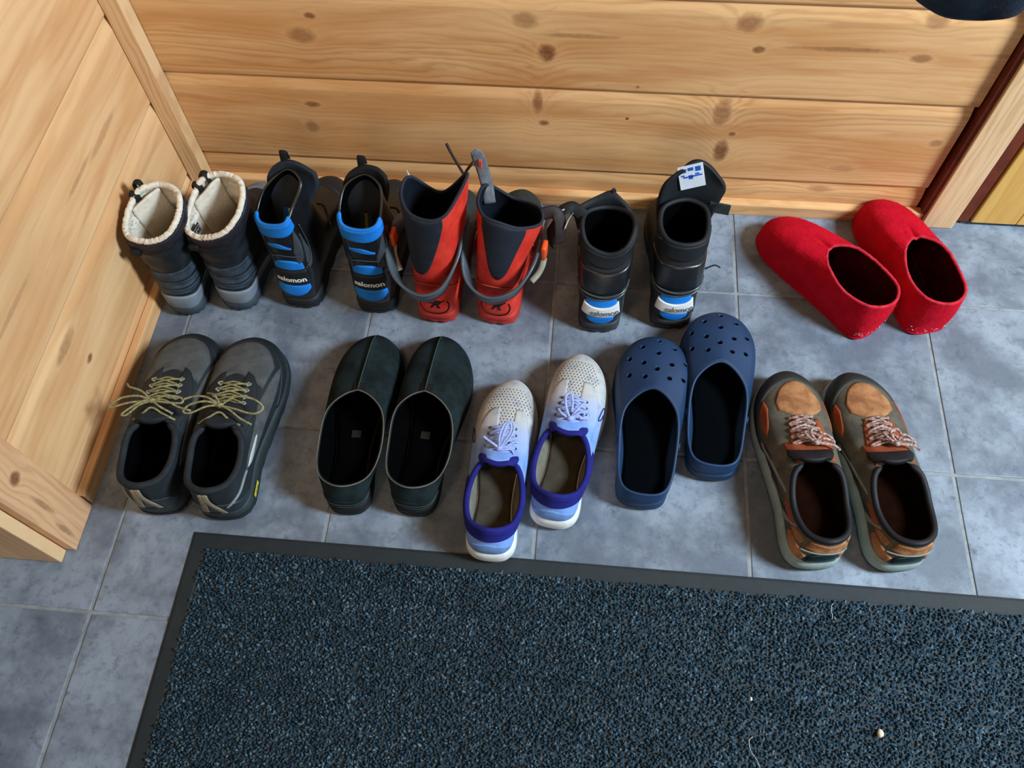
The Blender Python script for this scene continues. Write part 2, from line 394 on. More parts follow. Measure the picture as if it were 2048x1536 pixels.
# ---- floor: a mortar bed with every tile on it
def slate(name):
    k = N(name); g = k.n('ShaderNodeNewGeometry').outputs['Position']; r = k.n('ShaderNodeObjectInfo').outputs['Random']
    v = k.n('ShaderNodeVectorMath', operation='ADD'); k.put(v.inputs[0], g); c = k.n('ShaderNodeCombineXYZ'); k.put(c.inputs[0], k.math('MULTIPLY', r, 9.)); k.put(c.inputs[1], k.math('MULTIPLY', r, 5.)); k.put(v.inputs[1], c)
    cloud = k.noise(v, 8, 5, .62, .15); sp = k.noise(v, 60, 6, .72, .1); dk = k.noise(v, 24, 7, .78, .2)
    col = k.mix(k.rng(cloud, .36, .66), srgb(92, 102, 116), srgb(134, 146, 160))
    col = k.mix(k.rng(sp, .46, .68, 0, .55), col, srgb(80, 88, 104))
    col = k.mix(k.rng(dk, .56, .70, 0, .75), col, srgb(62, 70, 86))
    col = k.mix(k.rng(k.noise(v, 15, 4, .6), .62, .74, 0, .3), col, srgb(168, 176, 184))
    k.put(k.b.inputs['Base Color'], col); k.b.inputs['Roughness'].default_value = .5; k.b.inputs['Specular IOR Level'].default_value = .4
    k.bump(k.math('ADD', sp, cloud), .18, .002); return k.m
M_tile = slate('slate_tile'); M_grout = mat('grout', (140, 146, 150), .9, .25, 60, 700, .5)
floor = tag(link('floor', *box(-.35, 2.45, -.65, 1.30, -.03, -.0016), M_grout, None, False), kind='structure')
tb = {}
for i in range(-1, 8):
    for j in range(-2, 4):
        gx = .0027
        y1 = min((j+1)*T-gx, 1.135) if j == 3 else (j+1)*T-gx
        key = (j == 3)
        if key not in tb:
            V, F = box(-T/2+gx, T/2-gx, -T/2+gx, (y1-(j+.5)*T), -.009, 0, .0011)
            o = link('tile', V, F, M_tile, floor, False); tb[key] = o.data
        else:
            o = bpy.data.objects.new('tile', tb[key]); COL.objects.link(o); o.parent = floor
        o.location = ((i+.5)*T, (j+.5)*T, random.uniform(-.0003, .0002)); o.rotation_euler = (random.uniform(-.0009, .0009), random.uniform(-.0009, .0009), random.uniform(-.0008, .0008))

# ---- walls
KN = [(.546, .370, .008, .005, .8), (.524, .335, .020, .013, .55), (.866, .376, .017, .013, .5), (.898, .321, .013, .015, .85), (.946, .353, .055, .004, .45),
      (1.185, .386, .017, .014, .6), (1.208, .342, .009, .006, .8), (1.440, .338, .014, .007, .6), (1.328, .348, .07, .004, .55), (1.438, .401, .015, .012, .55), (1.60, .347, .09, .004, .35),
      (.509, .200, .012, .006, .75), (.497, .150, .011, .012, .5), (.885, .225, .008, .022, .7), (.895, .183, .008, .006, .8), (1.178, .222, .013, .026, .6),
      (1.203, .178, .006, .005, .8), (1.192, .139, .011, .022, .85), (1.379, .060, .020, .006, .45), (1.526, .178, .010, .007, .5), (1.40, .112, .02, .008, .3), (1.03, .20, .003, .003, .9), (1.04, .265, .003, .003, .7)]
M_wb = wood('pine_back', 'x', (220, 174, 122), (200, 146, 92), (146, 92, 50), KN, ring=85, contrast=.62)
LK = [(.656, .116, .008, .005, .85), (.640, .178, .030, .009, .5), (.946, .283, .05, .006, .4), (.859, .291, .05, .004, .4), (.72, .45, .03, .01, .5), (.62, .30, .06, .004, .35)]
M_wl = wood('pine_left', 'y', (226, 184, 136), (212, 162, 112), (172, 118, 74), LK, ring=48, contrast=.5)
M_wz = wood('pine_casing', 'zy', (216, 172, 130), (198, 142, 100), (144, 88, 58), [(.19, .432, .010, .009, .85), (.115, .424, .030, .004, .55), (.045, .412, .024, .004, .5)], ring=80, contrast=.9, stain=.6)
M_wz2 = wood('pine_pale', 'z', (228, 196, 154), (218, 180, 134), (176, 130, 90), [], ring=95, contrast=.9, stain=.25)
M_wd = wood('pine_door', 'z', (216, 172, 92), (206, 156, 76), (160, 108, 48), [], ring=40, contrast=.7, stain=.3)
M_gap = mat('gap', (52, 24, 14), .9, .2)
Zj = [.0, .0725, .2505, .4140, .590, .765, .94]
WB = tag(link('wall_back', *box(.16, 2.45, 1.135, 1.19, -.005, .94), M_gap, None, False), kind='structure')
def plank(z0, z1, a0, a1, axis, face, m, parent, sgn, ch=.0048, th=.016):
    """face = coordinate of the front; sgn = direction from face into the wall; a rounded chamfer along its top edge"""
    pr = [(0, z0+.0075), (.0006, z0+.0052), (.0019, z0+.0026), (.0040, z0+.0004), (th, z0), (th, z1), (ch, z1)] + [(ch*q**1.25, z1-.0205*(1-q)) for q in (.85, .7, .55, .4, .28, .17, .08, 0.)]
    pr = [(face+sgn*d, z) for d, z in pr]
    return fixn(link('plank', *extrude_profile(pr, axis, a0, a1), m, parent, False))
for a, b in zip(Zj[:-1], Zj[1:]):
    plank(a+.0003, b, .245, 1.557+random.uniform(-.003, .002), 'x', 1.119, M_wb, WB, 1)
plank_l = [.0, .043, .2085, .374, .545, .72, .895, 1.07]
WL = tag(link('wall_left', *box(.135, .229, .405, 1.135, -.005, 1.07), M_gap, None, False), kind='structure')
for a, b in zip(plank_l[:-1], plank_l[1:]):
    plank(a+.0003, b, .467, 1.128, 'y', .245, M_wl, WL, -1)
# skirting boards
def skirt(name, prof, axis, a0, a1, m):
    return tag(fixn(link(name, *extrude_profile(prof, axis, a0, a1), m, None, False)), kind='structure')
skirt('baseboard_back', [(1.1185, .0005), (1.105, .0005), (1.105, .0245), (1.1065, .027), (1.1185, .0285)], 'x', .262, 1.566, M_wb)
skirt('baseboard_left', [(.2455, .0005), (.2575, .0005), (.2575, .0255), (.2560, .0285), (.2455, .0300)], 'y', .470, 1.118, M_wl)
# corner batten
tag(link('trim_1', *box(.2460, .2765, 1.0900, 1.1180, .0300, 1.07, .0018), M_wz2, None, False), kind='structure')
# casing round the free end of the left wall
tag(link('trim_2', *box(.225, .2590, .3960, .4660, .0005, 1.07, .0022), M_wz, None, False), kind='structure')
tag(link('trim_3', *box(.130, .2440, .3760, .3950, .0005, 1.07, .0020), M_wz2, None, False), kind='structure')
# door casing and door on the right
tag(link('trim_4', *box(1.5700, 1.6240, 1.0980, 1.134, .0005, .94, .0016), M_wz2, None, False), kind='structure')
M_red = mat('dark_red_edge', (104, 44, 24), .7, .3, 40, 600, .3)  # dark red-brown strips either side of the door casing
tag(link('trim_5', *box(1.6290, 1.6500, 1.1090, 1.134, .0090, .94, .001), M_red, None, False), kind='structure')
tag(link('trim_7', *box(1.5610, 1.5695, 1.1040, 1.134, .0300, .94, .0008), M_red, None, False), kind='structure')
D1 = tag(link('door_1', *box(1.656, 2.44, 1.122, 1.134, .012, .94), M_wd, None, False), kind='structure')
for i, (a, b) in enumerate([(1.6545, 1.7300), (1.7312, 1.81), (1.8112, 1.89), (1.8912, 1.97), (1.9712, 2.05), (2.0512, 2.13), (2.1312, 2.21), (2.2112, 2.29), (2.2912, 2.44)]):
    V, F = box(a, b, 1.106, 1.1215, .010, .94, .002); link('plank', V, F, M_wd, D1, False)
tag(link('trim_6', *box(1.64, 2.44, 1.112, 1.134, .0003, .0085, .001), mat('threshold', (70, 84, 92), .7), None, False), kind='structure')

# ================================================================== DOORMAT
MX0, MX1, MY1, MY0, BW = .4255, 2.05, .4380, -.42, .0235
dm = thing('doormat', 'large dark blue-grey pile doormat with a black rubber edge, in front of the shoes', 'doormat', (MX0, MY1, 0))
M_rub = mat('mat_rubber', (25, 35, 40), .6, .2, 40, 1500, .5, spec=.45)
dx, dy = MX0, MY1
pr = []
def frame_loop(o, z): return [(MX0+o-dx, MY0+o-dy, z), (MX1-o-dx, MY0+o-dy, z), (MX1-o-dx, MY1-o-dy, z), (MX0+o-dx, MY1-o-dy, z)]
loops = [frame_loop(0, .0003), frame_loop(0, .0012), frame_loop(.004, .0021), frame_loop(BW-.001, .0024), frame_loop(BW, .0018), frame_loop(BW+.004, .0016)]
V, F = loft(loops, False, True); link('rubber_border', V, F, M_rub, dm, False)
def pile():
    sx = .0040; xs = np.arange(MX0+BW+.0005, 1.99, sx); ys = np.arange(-.30, MY1-BW-.0005, sx)
    X, Y = np.meshgrid(xs, ys); X = X.ravel()+RNG.uniform(-.0016, .0016, X.size); Y = Y.ravel()+RNG.uniform(-.0016, .0016, Y.size); n = len(X)
    edge = np.minimum(X-MX0-BW, MY1-BW-Y); keep = (edge > -.001+RNG.uniform(0, .003, n)); X, Y = X[keep], Y[keep]; n = len(X)
    h = RNG.uniform(.0040, .0075, n); r = RNG.uniform(.0018, .0029, n); a0 = RNG.uniform(0, 2*PI, n); lx = RNG.normal(0, .0016, n); ly = RNG.normal(0, .0016, n)
    V = np.zeros((n, 7, 3))
    for q in range(3):
        a = a0+q*2*PI/3
        V[:, q] = np.stack([X+r*np.cos(a), Y+r*np.sin(a), np.full(n, .0015)], 1)
        V[:, 3+q] = np.stack([X+lx*.8+r*.85*np.cos(a+.4), Y+ly*.8+r*.85*np.sin(a+.4), h*.75], 1)
    V[:, 6] = np.stack([X+lx*1.3, Y+ly*1.3, h], 1)
    V[..., 0] -= dx; V[..., 1] -= dy
    base = (np.arange(n)*7)[:, None]
    f = np.array([[0, 1, 4], [0, 4, 3], [1, 2, 5], [1, 5, 4], [2, 0, 3], [2, 3, 5], [3, 4, 6], [4, 5, 6], [5, 3, 6]])
    Fc = (base[:, None, :]*0+base[:, :, None]*1+f[None]).reshape(-1, 3)
    me = bpy.data.meshes.new('carpet_pile'); me.vertices.add(n*7); me.vertices.foreach_set('co', V.ravel())
    me.loops.add(len(Fc)*3); me.loops.foreach_set('vertex_index', Fc.ravel()); me.polygons.add(len(Fc)); me.polygons.foreach_set('loop_start', np.arange(len(Fc))*3); me.update(calc_edges=True)
    tone = RNG.beta(1.6, 2.6, n); light = RNG.uniform(0, 1, n) > .90; tone = np.where(light, RNG.uniform(.75, 1, n), tone*.7)
    hue = RNG.uniform(0, 1, n)
    A = me.color_attributes.new('tuft', 'FLOAT_COLOR', 'POINT'); c = np.zeros((n, 7, 4)); c[..., 0] = tone[:, None]; c[..., 1] = hue[:, None]; c[..., 3] = 1; A.data.foreach_set('color', c.ravel())
    k = N('carpet_yarn'); at = k.n('ShaderNodeAttribute', attribute_name='tuft'); s = k.n('ShaderNodeSeparateColor', i_0=at.outputs['Color'])
    g = k.n('ShaderNodeNewGeometry').outputs['Position']; big = k.noise(g, 16, 4, .6)
    col = k.mix(s.outputs[0], srgb(16, 38, 51), srgb(98, 122, 136)); col = k.mix(k.math('MULTIPLY', s.outputs[1], .45), col, srgb(40, 68, 92))
    col = k.mix(k.rng(big, .4, .7, 0, .45), col, srgb(26, 48, 60))
    k.put(k.b.inputs['Base Color'], col); k.b.inputs['Roughness'].default_value = .85; k.b.inputs['Specular IOR Level'].default_value = .05
    me.materials.append(k.m); o = bpy.data.objects.new('carpet_pile', me); COL.objects.link(o); o.parent = dm; o['kind'] = 'stuff'
pile()

# ================================================================== FOOTWEAR
R_ = math.radians
black_in = lambda: mat('lining_black', (6, 6, 7), 1., .2, bump=.3, spec=.0)
def at_shoe(x, y, heading): return dict(loc=(x, y, 0), rz=R_(heading-90))
def mir(P, foot):
    """8 rim points written for a right foot (lateral = +x) -> mirrored for the left"""
    P = [tuple(p) for p in P]
    if foot == 'R': return P
    Q = [(-p[0],)+p[1:] for p in P]; return Q[:1]+Q[1:][::-1]

# ------------------------------------------------ black suede slip-ons
def slip_on(x, y, hd, foot, label, L=.303):
    t = thing('slip_on_shoe', label, 'shoe', group='black suede slip-on shoes', **at_shoe(x, y, hd))
    sgn = 1 if foot == 'R' else -1
    ms = mat('suede_black', (30, 43, 46), .93, .45, 22, 1400, .6, sheen=.08, spec=.1, col2=(18, 25, 27)); mr = mat('sole_black', (20, 24, 26), .7, .2, 40, 600, .2)
    rim = mir(rim8(.016, .160, .047, .079, .064, .090, dxf=-.004, df=.84), foot)
    rim[4] = (rim[4][0], rim[4][1]+.006, rim[4][2]-.001)
    G, O2, no = low_grid(L, 1.0, foot, rim, zs=(.026, .018), toeh=.046, sidel=.032, k_front=.50, dzf=.30)
    # raised ridge where the two halves of the vamp are sewn together
    nt, nu = G.shape[0]-1, G.shape[1]; u = np.arange(nu)/nu
    tt = np.linspace(0, 1, nt+1)[:, None]; G[..., 2] += .0042*np.exp(-((u-.5)/.010)**2)[None]*sstep(tt, .18, .45)*(1-.5*sstep(tt, .9, 1))
    S = Surf(G); S.mesh('upper', ms, t, .0028, black_in())
    S.seam('vamp_seam', [(.5, a) for a in np.linspace(.12, .985, 12)], .0008, mat('seam_grey', (62, 78, 78), .8), t, .0004)
    rim_tube(S, .0009, mat('piping_taupe', (104, 100, 92), .7, .3), t, 'piping', 0)
    sole('sole', L, O2, no, [(-.004, 0.), (.0005, .0012), (.0035, .005), (.0035, (.011, .009)), (.0012, (.0115, .0095)), (.0012, (.013, .011)), (.0032, (.0135, .0115)), (.0034, (.022, .015)), (.0008, (.0275, .0195)), (-.004, (.028, .020))], mr, t, spring=(.003, .008))
    S.panel('heel_counter', -.12, .12, [.02, .02, .02], [.30, .42, .30], ms, t, .0012)
    for k_, tv in enumerate((.12, .24)): S.seam('stitching', [(a, tv+.02*math.cos(a*12)) for a in np.linspace(-.13, .13, 9)], .0005, mat('seam_grey', (62, 78, 78), .8), t, .0014)
    # elastic gusset behind the throat and folded edge
    S.panel('elastic_gusset', .5-.03, .5+.03, [.90, .93, .90], [1, 1, 1], mat('elastic', (12, 14, 16), .9), t, .0006)
    insole(O2, no, L, black_in(), t)
    o = tag(link('size_mark', *box(-.007, .007, .112, .124, .0375, .0383), mat('mark_olive', (26, 24, 16), .8), t, False), 'small olive woven mark')
    return t
slip_on(.650, .481, 91.0, 'L', 'black suede slip-on shoe with a centre seam, beside the grey hiking shoes')
slip_on(.747, .487, 87.0, 'R', 'black suede slip-on shoe with a centre seam, beside the white and blue running shoe')

# ------------------------------------------------ navy clogs
def clog(x, y, hd, foot, label, L=.283):
    t = thing('clog', label, 'clog', group='navy foam clogs', **at_shoe(x, y, hd))
    m = mat('foam_navy', (17, 49, 85), .52, .12, 30, 1600, .25, spec=.4)
    pts = [(0, 0), (.095, .018), (.135, .095), (.140, .29), (.172, .50), (.205, .68), (.190, .84), (.112, .958), (-.01, 1.0), (-.135, .95), (-.198, .84), (-.200, .69), (-.160, .5), (-.135, .29), (-.130, .095), (-.09, .018)]
    sg = 1 if foot == 'R' else -1
    rim = [(0, .006, .048), (.033, .018, .048), (.0425, .068, .050), (.0400, .134, .067), (.000, .166, .083), (-.0390, .134, .072), (-.0435, .068, .053), (-.033, .018, .048)]
    rim = mir(rim, foot)
    G, O2, no = low_grid(L, 1.0, foot, rim, zs=(.026, .022), toeh=.056, sidel=.045, k_front=.62, dzf=.16, bulge=.005, pts=pts, nt=52, nu=224)
    S = Surf(G); up = S.mesh('upper', m, t, .0045, m)
    # real ventilation holes, cut with cylinders standing on the surface
    holes = [(0, .262), (-.030, .247), (.030, .250), (0, .236), (-.052, .224), (.052, .226), (-.026, .216), (.026, .218), (-.001, .205), (-.050, .194), (.050, .196), (-.022, .190), (.023, .192)]
    holes = [(hx*.82+sg*(-.004), hy-.004) for hx, hy in holes]
    ch = []; lips = []
    for hx, hy in holes:
        p = S.xy(hx, hy); q = S.xy(hx, hy, .01)-p; nn = q/np.linalg.norm(q); a = np.cross(nn, (0, 1, 0)); a /= np.linalg.norm(a); b = np.cross(nn, a); r = .0040
        ring = lambda h, rr: [p+nn*h+rr*(math.cos(w)*a+math.sin(w)*b) for w in np.linspace(0, 2*PI, 17)[:-1]]
        ch.append(loft([ring(-.012, r), ring(.008, r)]))
        lips.append(([v for h, rr in ((-.0002, r*1.28), (.0005, r*1.15), (-.0002, r*.98), (-.0040, r*.98)) for v in ring(h, rr)], loft([ring(0, r)]*4, False, False)[1]))
    cut = joined('cut', ch, None, t, False)
    md = up.modifiers.new('b', 'BOOLEAN'); md.object = cut; md.operation = 'DIFFERENCE'; md.solver = 'EXACT'
    bpy.context.view_layer.update(); dg = bpy.context.evaluated_depsgraph_get(); me = bpy.data.meshes.new_from_object(up.evaluated_get(dg)); up.modifiers.clear()
    if len(me.polygons) > 5000: up.data = me
    bpy.data.objects.remove(cut)
    for v, f in lips: link('vent_hole', v, f, m, t)
    rim_tube(S, .0022, m, t, 'rolled_edge', -.0018)
    sole('sole', L, O2, no, [(-.004, 0.), (.001, .0015), (.0035, .006), (.0035, .012), (.0015, .0135), (.0035, .0155), (.0035, (.022, .018)), (.0006, (.027, .023)), (-.004, (.0275, .0235))], m, t, spring=(.006, .012))
    insole(O2, no, L, mat('foam_footbed', (4, 7, 11), 1., .2, 20, 300, .5, spec=.03), t, z=(.0310, .0270), inset=.005)
    for s_ in (-1, 1):
        c = S.P(.5-s_*.235, .80, .0005); q = S.P(.5-s_*.235, .80, .01)-c; nn = q/np.linalg.norm(q); a = np.cross(nn, (0, 1, 0)); a /= np.linalg.norm(a); b = np.cross(nn, a)
        ring = lambda h, rr: [c+nn*h+rr*(math.cos(w)*a+math.sin(w)*b) for w in np.linspace(0, 2*PI, 17)[:-1]]
        V, F = loft([ring(-.001, .0062), ring(.0012, .0060), ring(.0018, .0045), ring(.0014, .002)]); link('rivet', V, F, m, t)
    return t
clog(1.081, .524, 86.5, 'L', 'navy foam clog with round vent holes, next to the running shoes')
clog(1.183, .578, 86.0, 'R', 'navy foam clog with round vent holes, pushed forward next to the brown shoes')

# ------------------------------------------------ red felt slippers
def felt(x, y, hd, foot, label, L=.272, lift=0):
    t = thing('felt_slipper', label, 'slipper', group='red felt slippers', **at_shoe(x, y, hd))
    m = mat('felt_red', (196, 16, 40), .98, .3, 40, 900, .9, sheen=.35, spec=.1, col2=(180, 12, 34))
    rim = mir(rim8(-.002, .128, .0435, .092, .088, .100), foot)
    rim[4] = (rim[4][0], rim[4][1]+.007, rim[4][2]-.006)
    pts = [(0, 0), (.105, .018), (.150, .095), (.150, .29), (.158, .50), (.168, .68), (.155, .84), (.095, .955), (-.01, 1.0), (-.110, .95), (-.160, .84), (-.160, .69), (-.145, .5), (-.146, .29), (-.148, .095), (-.105, .018)]
    G, O2, no = low_grid(L, 1.0, foot, rim, zs=(.006, .006), toeh=.066, sidel=.050, k_front=.42, dzf=.20, bulge=.004, pts=pts)
    S = Surf(G); nt, nu = G.shape[0]-1, G.shape[1]
    tt = np.linspace(0, 1, nt+1)[:, None]; u = np.arange(nu)/nu
    G[..., 2] -= .006*np.exp(-((u-.5)/.012)**2)[None]*sstep(tt, .80, .98)
    G += S.N*(RNG.normal(0, .00022, (nt+1, nu, 1)))
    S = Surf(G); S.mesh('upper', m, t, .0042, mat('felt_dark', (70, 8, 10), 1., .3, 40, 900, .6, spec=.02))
    rim_tube(S, .0025, mat('felt_edge', (206, 50, 66), .98, .35, 60, 900, 1., sheen=.5, spec=.05), t, 'cut_edge', -.0021)
    sole('sole', L, O2, no, [(-.006, 0.0004), (-.001, .0012), (.0015, .0035), (.0005, .0066), (-.006, .007)], m, t, spring=(.002, .005))
    insole(O2, no, L, mat('felt_insole', (50, 26, 20), .98, .3), t, z=(.010, .010), inset=.007)
    fz = []
    for k in range(26):
        p = S.P(random.uniform(-.10, .16), random.uniform(.02, .22), .001); d = np.array([random.gauss(0, .0015), random.gauss(0, .001), random.gauss(0, .0012)])
        fz.append(tube_vf([p, p+d, p+d*1.8+np.array([0, 0, .0005])], .00035, 4, 5))
    joined('lint', fz, mat('lint_white', (225, 200, 200), .9), t, kind='stuff')
    fz = []
    for k in range(900):
        u_, t_ = random.random(), random.uniform(.02, 1); p = S.P(u_, t_, 0); q = S.P(u_, t_, .0022+random.random()*.0012); d = np.array([random.gauss(0, .0009), random.gauss(0, .0009), random.gauss(0, .0006)])
        s = .00022; V = [p+np.array([s, 0, 0]), p+np.array([-s, s, 0]), p+np.array([0, -s, s]), q+d]; fz.append((V, [(0, 1, 2), (0, 1, 3), (1, 2, 3), (2, 0, 3)]))
    joined('felt_fuzz', fz, mat('felt_edge', (206, 50, 66)), t, kind='stuff')
    return t
felt(1.458, .862, 129.5, 'L', 'red felt slipper lying askew, toe towards the left, in front', L=.268)
felt(1.548, .868, 105., 'R', 'red felt slipper with its toe against the skirting board', L=.272)

# ------------------------------------------------ running shoes
def lace_rows(S, t, m, rows, hw, r=.0016, flat=.5, cross=True, off=.0022, name='lace'):
    """rows: local y of each eyelet pair; hw: half width at each; straight bars and crossings"""
    for i, (y, w) in enumerate(zip(rows, hw)):
        pts = [S.xy(x, y+.0015*math.cos(x*200), off+.0016*(1-(x/w)**2)) for x in np.linspace(-w, w, 7)]
        tube(pts, r, m, name, t, 6, flat=flat, samples=16)
        if cross and i:
            for s in (-1, 1):
                a = np.array([s*hw[i-1], rows[i-1]]); b = np.array([-s*w*.2, (y+rows[i-1])/2]); c = np.array([-s*w, y])
                P = [S.xy(*(a*(1-q)+c*q), off+.0028*math.sin(PI*q)+(.0008 if s > 0 else 0)) for q in np.linspace(0, 1, 6)]
                tube(P, r, m, name, t, 6, flat=flat, samples=14)
def eyelets(S, t, m, rows, hw, r=.0022):
    for y, w in zip(rows, hw):
        for s in (-1, 1):
            p = S.xy(s*w*1.08, y, .0016); q = S.xy(s*w*1.08, y, .004)-p; nn = q/np.linalg.norm(q); a = np.cross(nn, (0, 1, 0)); a /= np.linalg.norm(a); b = np.cross(nn, a)
            tube([p+r*(math.cos(w_)*a+math.sin(w_)*b) for w_ in np.linspace(0, 2*PI, 11)[:-1]], r*.35, m, 'eyelet', t, 5, True, 14)
def tongue(t, y0, y1, z0, z1, w, m, th=.006, curl=.006, x0=0., dip=.006):
    rows = []
    for a in np.linspace(0, 1, 5):
        y = y0+(y1-y0)*a; z = z0+(z1-z0)*(a**.9); ww = w*(.86+.14*math.sin(PI*min(a+.2, 1)))*(1 if a < .95 else .90)
        rows.append([(x0-ww, y+(.004 if a < 1 else .006), z-curl-dip*.6), (x0-ww*.6, y, z-curl*.25), (x0, y-(.001 if a < 1 else .003), z), (x0+ww*.6, y, z-curl*.25), (x0+ww, y+(.004 if a < 1 else .006), z-curl-dip*.6)])
    return sheet('tongue', rows, m, t, th, 18, 14)
def runner(x, y, hd, foot, label, L=.288, bow=True):
    t = thing('running_shoe', label, 'shoe', group='white and blue running shoes', **at_shoe(x, y, hd))
    sg = 1 if foot == 'R' else -1
    mk = MATS.get('knit_run') or knit_gradient('knit_run', (112, 152, 222), (178, 180, 178), .150, .235)
    mc = mat('collar_blue', (26, 28, 118), .85, .25, 60, 900, .5, sheen=.3)
    mw = mat('midsole_white', (214, 218, 218), .55, .12, 30, 300, .2); ml = mat('lace_blue', (158, 176, 232), .8, .2, 200, 1200, .5)
    pts = [(0, 0), (.085, .018), (.125, .095), (.118, .29), (.148, .50), (.168, .68), (.146, .84), (.074, .955), (-.02, 1.0), (-.100, .95), (-.148, .84), (-.156, .69), (-.118, .5), (-.104, .29), (-.118, .095), (-.082, .018)]
    rim = mir(rim8(.018, .132, .0415, .086, .066, .088, dxf=-.002), foot)
    G, O2, no = low_grid(L, 1.0, foot, rim, zs=(.036, .024), toeh=.050, sidel=.034, k_front=.50, dzf=.30, bulge=.003, pts=pts)
    S = Surf(G); S.mesh('upper', mk, t, .003, mat('lining_grey', (120, 116, 104), .95, .3))
    S.panel('heel_collar', -.30, .30, [.84, .74, .66, .62, .66, .74, .84], [1.0]*7, mc, t, .0022)
    rim_tube(S, .0042, mc, t, 'collar', -.0025, -.42, .42)
    S.panel('heel_overlay', -.13, .13, [.03]*5, [.14, .38, .50, .38, .14], mat('overlay_blue', (112, 150, 210), .6, .25, 40), t, .0009)
    # midsole: thick white foam that flares out behind the heel
    sole('midsole', L, O2, no, [(-.002, .0030), (.0035, .006), (.0050, (.014, .011)), (.0042, (.025, .017)), (.0016, (.036, .0235)), (-.004, (.0375, .025))], mw, t, spring=(.005, .012))
    sole('outsole', L, O2, no, [(-.012, 0.), (-.002, .0005), (.001, .002), (-.001, .0036), (-.01, .0038)], mat('outsole_grey', (88, 92, 98), .8), t, spring=(.0055, .013), lug=.0012, nl=24)
    S.seam('toe_rand', [(u_, .08) for u_ in np.linspace(.34, .66, 14)], .0012, mw, t, .0004)
    # perforations over the toe box
    ch = []
    for i in range(-6, 7):
        for j in range(14):
            px = i*.0052+(.0026 if j % 2 else 0); py = .186+j*.0052
            if (px/.034)**2+((py-.222)/.038)**2 > 1: continue
            p = S.xy(px-sg*.004, py, .00025); q = S.xy(px-sg*.004, py, .003)-p; nn = q/np.linalg.norm(q); a = np.cross(nn, (0, 1, 0)); a /= np.linalg.norm(a); b = np.cross(nn, a)
            ch.append(([p+.0009*math.cos(w)*a+.0014*math.sin(w)*b for w in np.linspace(0, 2*PI, 7)[:-1]], [tuple(range(6))]))
    joined('perforation', ch, mat('perforation', (52, 52, 52), .9), t, kind='stuff')
    # tongue, eyestays, laces
    tongue(t, .150, .121, .080, .095, .026, mk, .006)
    tongue(t, .130, .115, .0890, .0955, .0275, mc, .0065)
    for s in (-1, 1): S.panel('eyestay', .5+s*.035, .5+s*.155, [.60, .56, .60, .74], [.985, .985, .985, .985], mk, t, .0008, na=18)
    rows = [.180, .169, .158, .147, .136]; hw = [.017, .018, .019, .020, .021]
    lace_rows(S, t, ml, rows, hw, .0021, .4); eyelets(S, t, mat('eyelet_navy', (28, 40, 92), .5), rows, hw, .0016)
    # side emblem: a curved flame stroke on the lateral side
    u0 = .30 if foot == 'R' else .70; d = 1 if foot == 'R' else -1
    S.seam('side_stripe', [(u0-d*.005, .16), (u0+d*.014, .34), (u0+d*.024, .52), (u0+d*.044, .66), (u0+d*.040, .50), (u0+d*.030, .36), (u0+d*.004, .18)], .0009, mat('stripe_navy', (40, 58, 110), .5), t, .0008)
    # bow
    kz = S.xy(0, .140, .008)
    K = np.array([0, .140, kz[2]])
    if bow:
        for q in (0, 1):
            e = .004*q
            tube([K, K+(-.001+e, .014, .012), K+(.004+e, .030, .018), K+(.012+e, .034, .019), K+(.014+e, .022, .015), K+(.006+e, .008, .008), K], .0020, ml, 'lace_loop', t, 6, flat=.5)
        tube([K, K+(.010, .004, .003), K+(.020, .012, .001), K+(.027, .014, -.003)], .0019, ml, 'lace_end', t, 6, flat=.5)
        tube([K, K+(-.008, .004, .005), K+(-.018, .009, .007), K+(-.024, .013, .008)], .0019, ml, 'lace_end', t, 6, flat=.5)
        tube([K, K+(.004, -.002, .002), K+(.016, .001, -.001), K+(.022, -.004, -.006)], .0019, ml, 'lace_loop', t, 6, flat=.5)
    else:
        tube([K, K+(-.008, .012, .008), K+(-.012, .030, .010), K+(-.006, .036, .010), K+(-.001, .024, .009), K+(.001, .008, .006)], .0020, ml, 'lace_loop', t, 6, flat=.5)
        tube([K, K+(.012, .010, .004), K+(.024, .016, .0), K+(.028, .008, -.003), K+(.014, .002, .002)], .0020, ml, 'lace_loop', t, 6, flat=.5)
        tube([K, K+(.010, .018, .005), K+(.016, .028, .003)], .0019, ml, 'lace_end', t, 6, flat=.5)
        tube([K, K+(-.012, .004, .002), K+(-.020, .012, .001)], .0019, ml, 'lace_end', t, 6, flat=.5)
    V, F = loft([[K+np.array((.005*math.cos(w)*s_, .004*math.sin(w)*s_, h)) for w in np.linspace(0, 2*PI, 13)[:-1]] for h, s_ in ((-.004, .7), (-.001, 1.), (.002, .9), (.004, .4))])
    link('lace_knot', V, F, ml, t)
    insole(O2, no, L, mat('insole_taupe', (74, 68, 56), .95, .3, 40, 500, .4), t, z=(.040, .028), inset=.005)
    return t
runner(.868, .427, 88.5, 'L', 'white and blue running shoe with its heel on the doormat edge', bow=True)
runner(.951, .484, 82.5, 'R', 'white and blue running shoe standing clear of the doormat, next to a navy clog', bow=False)

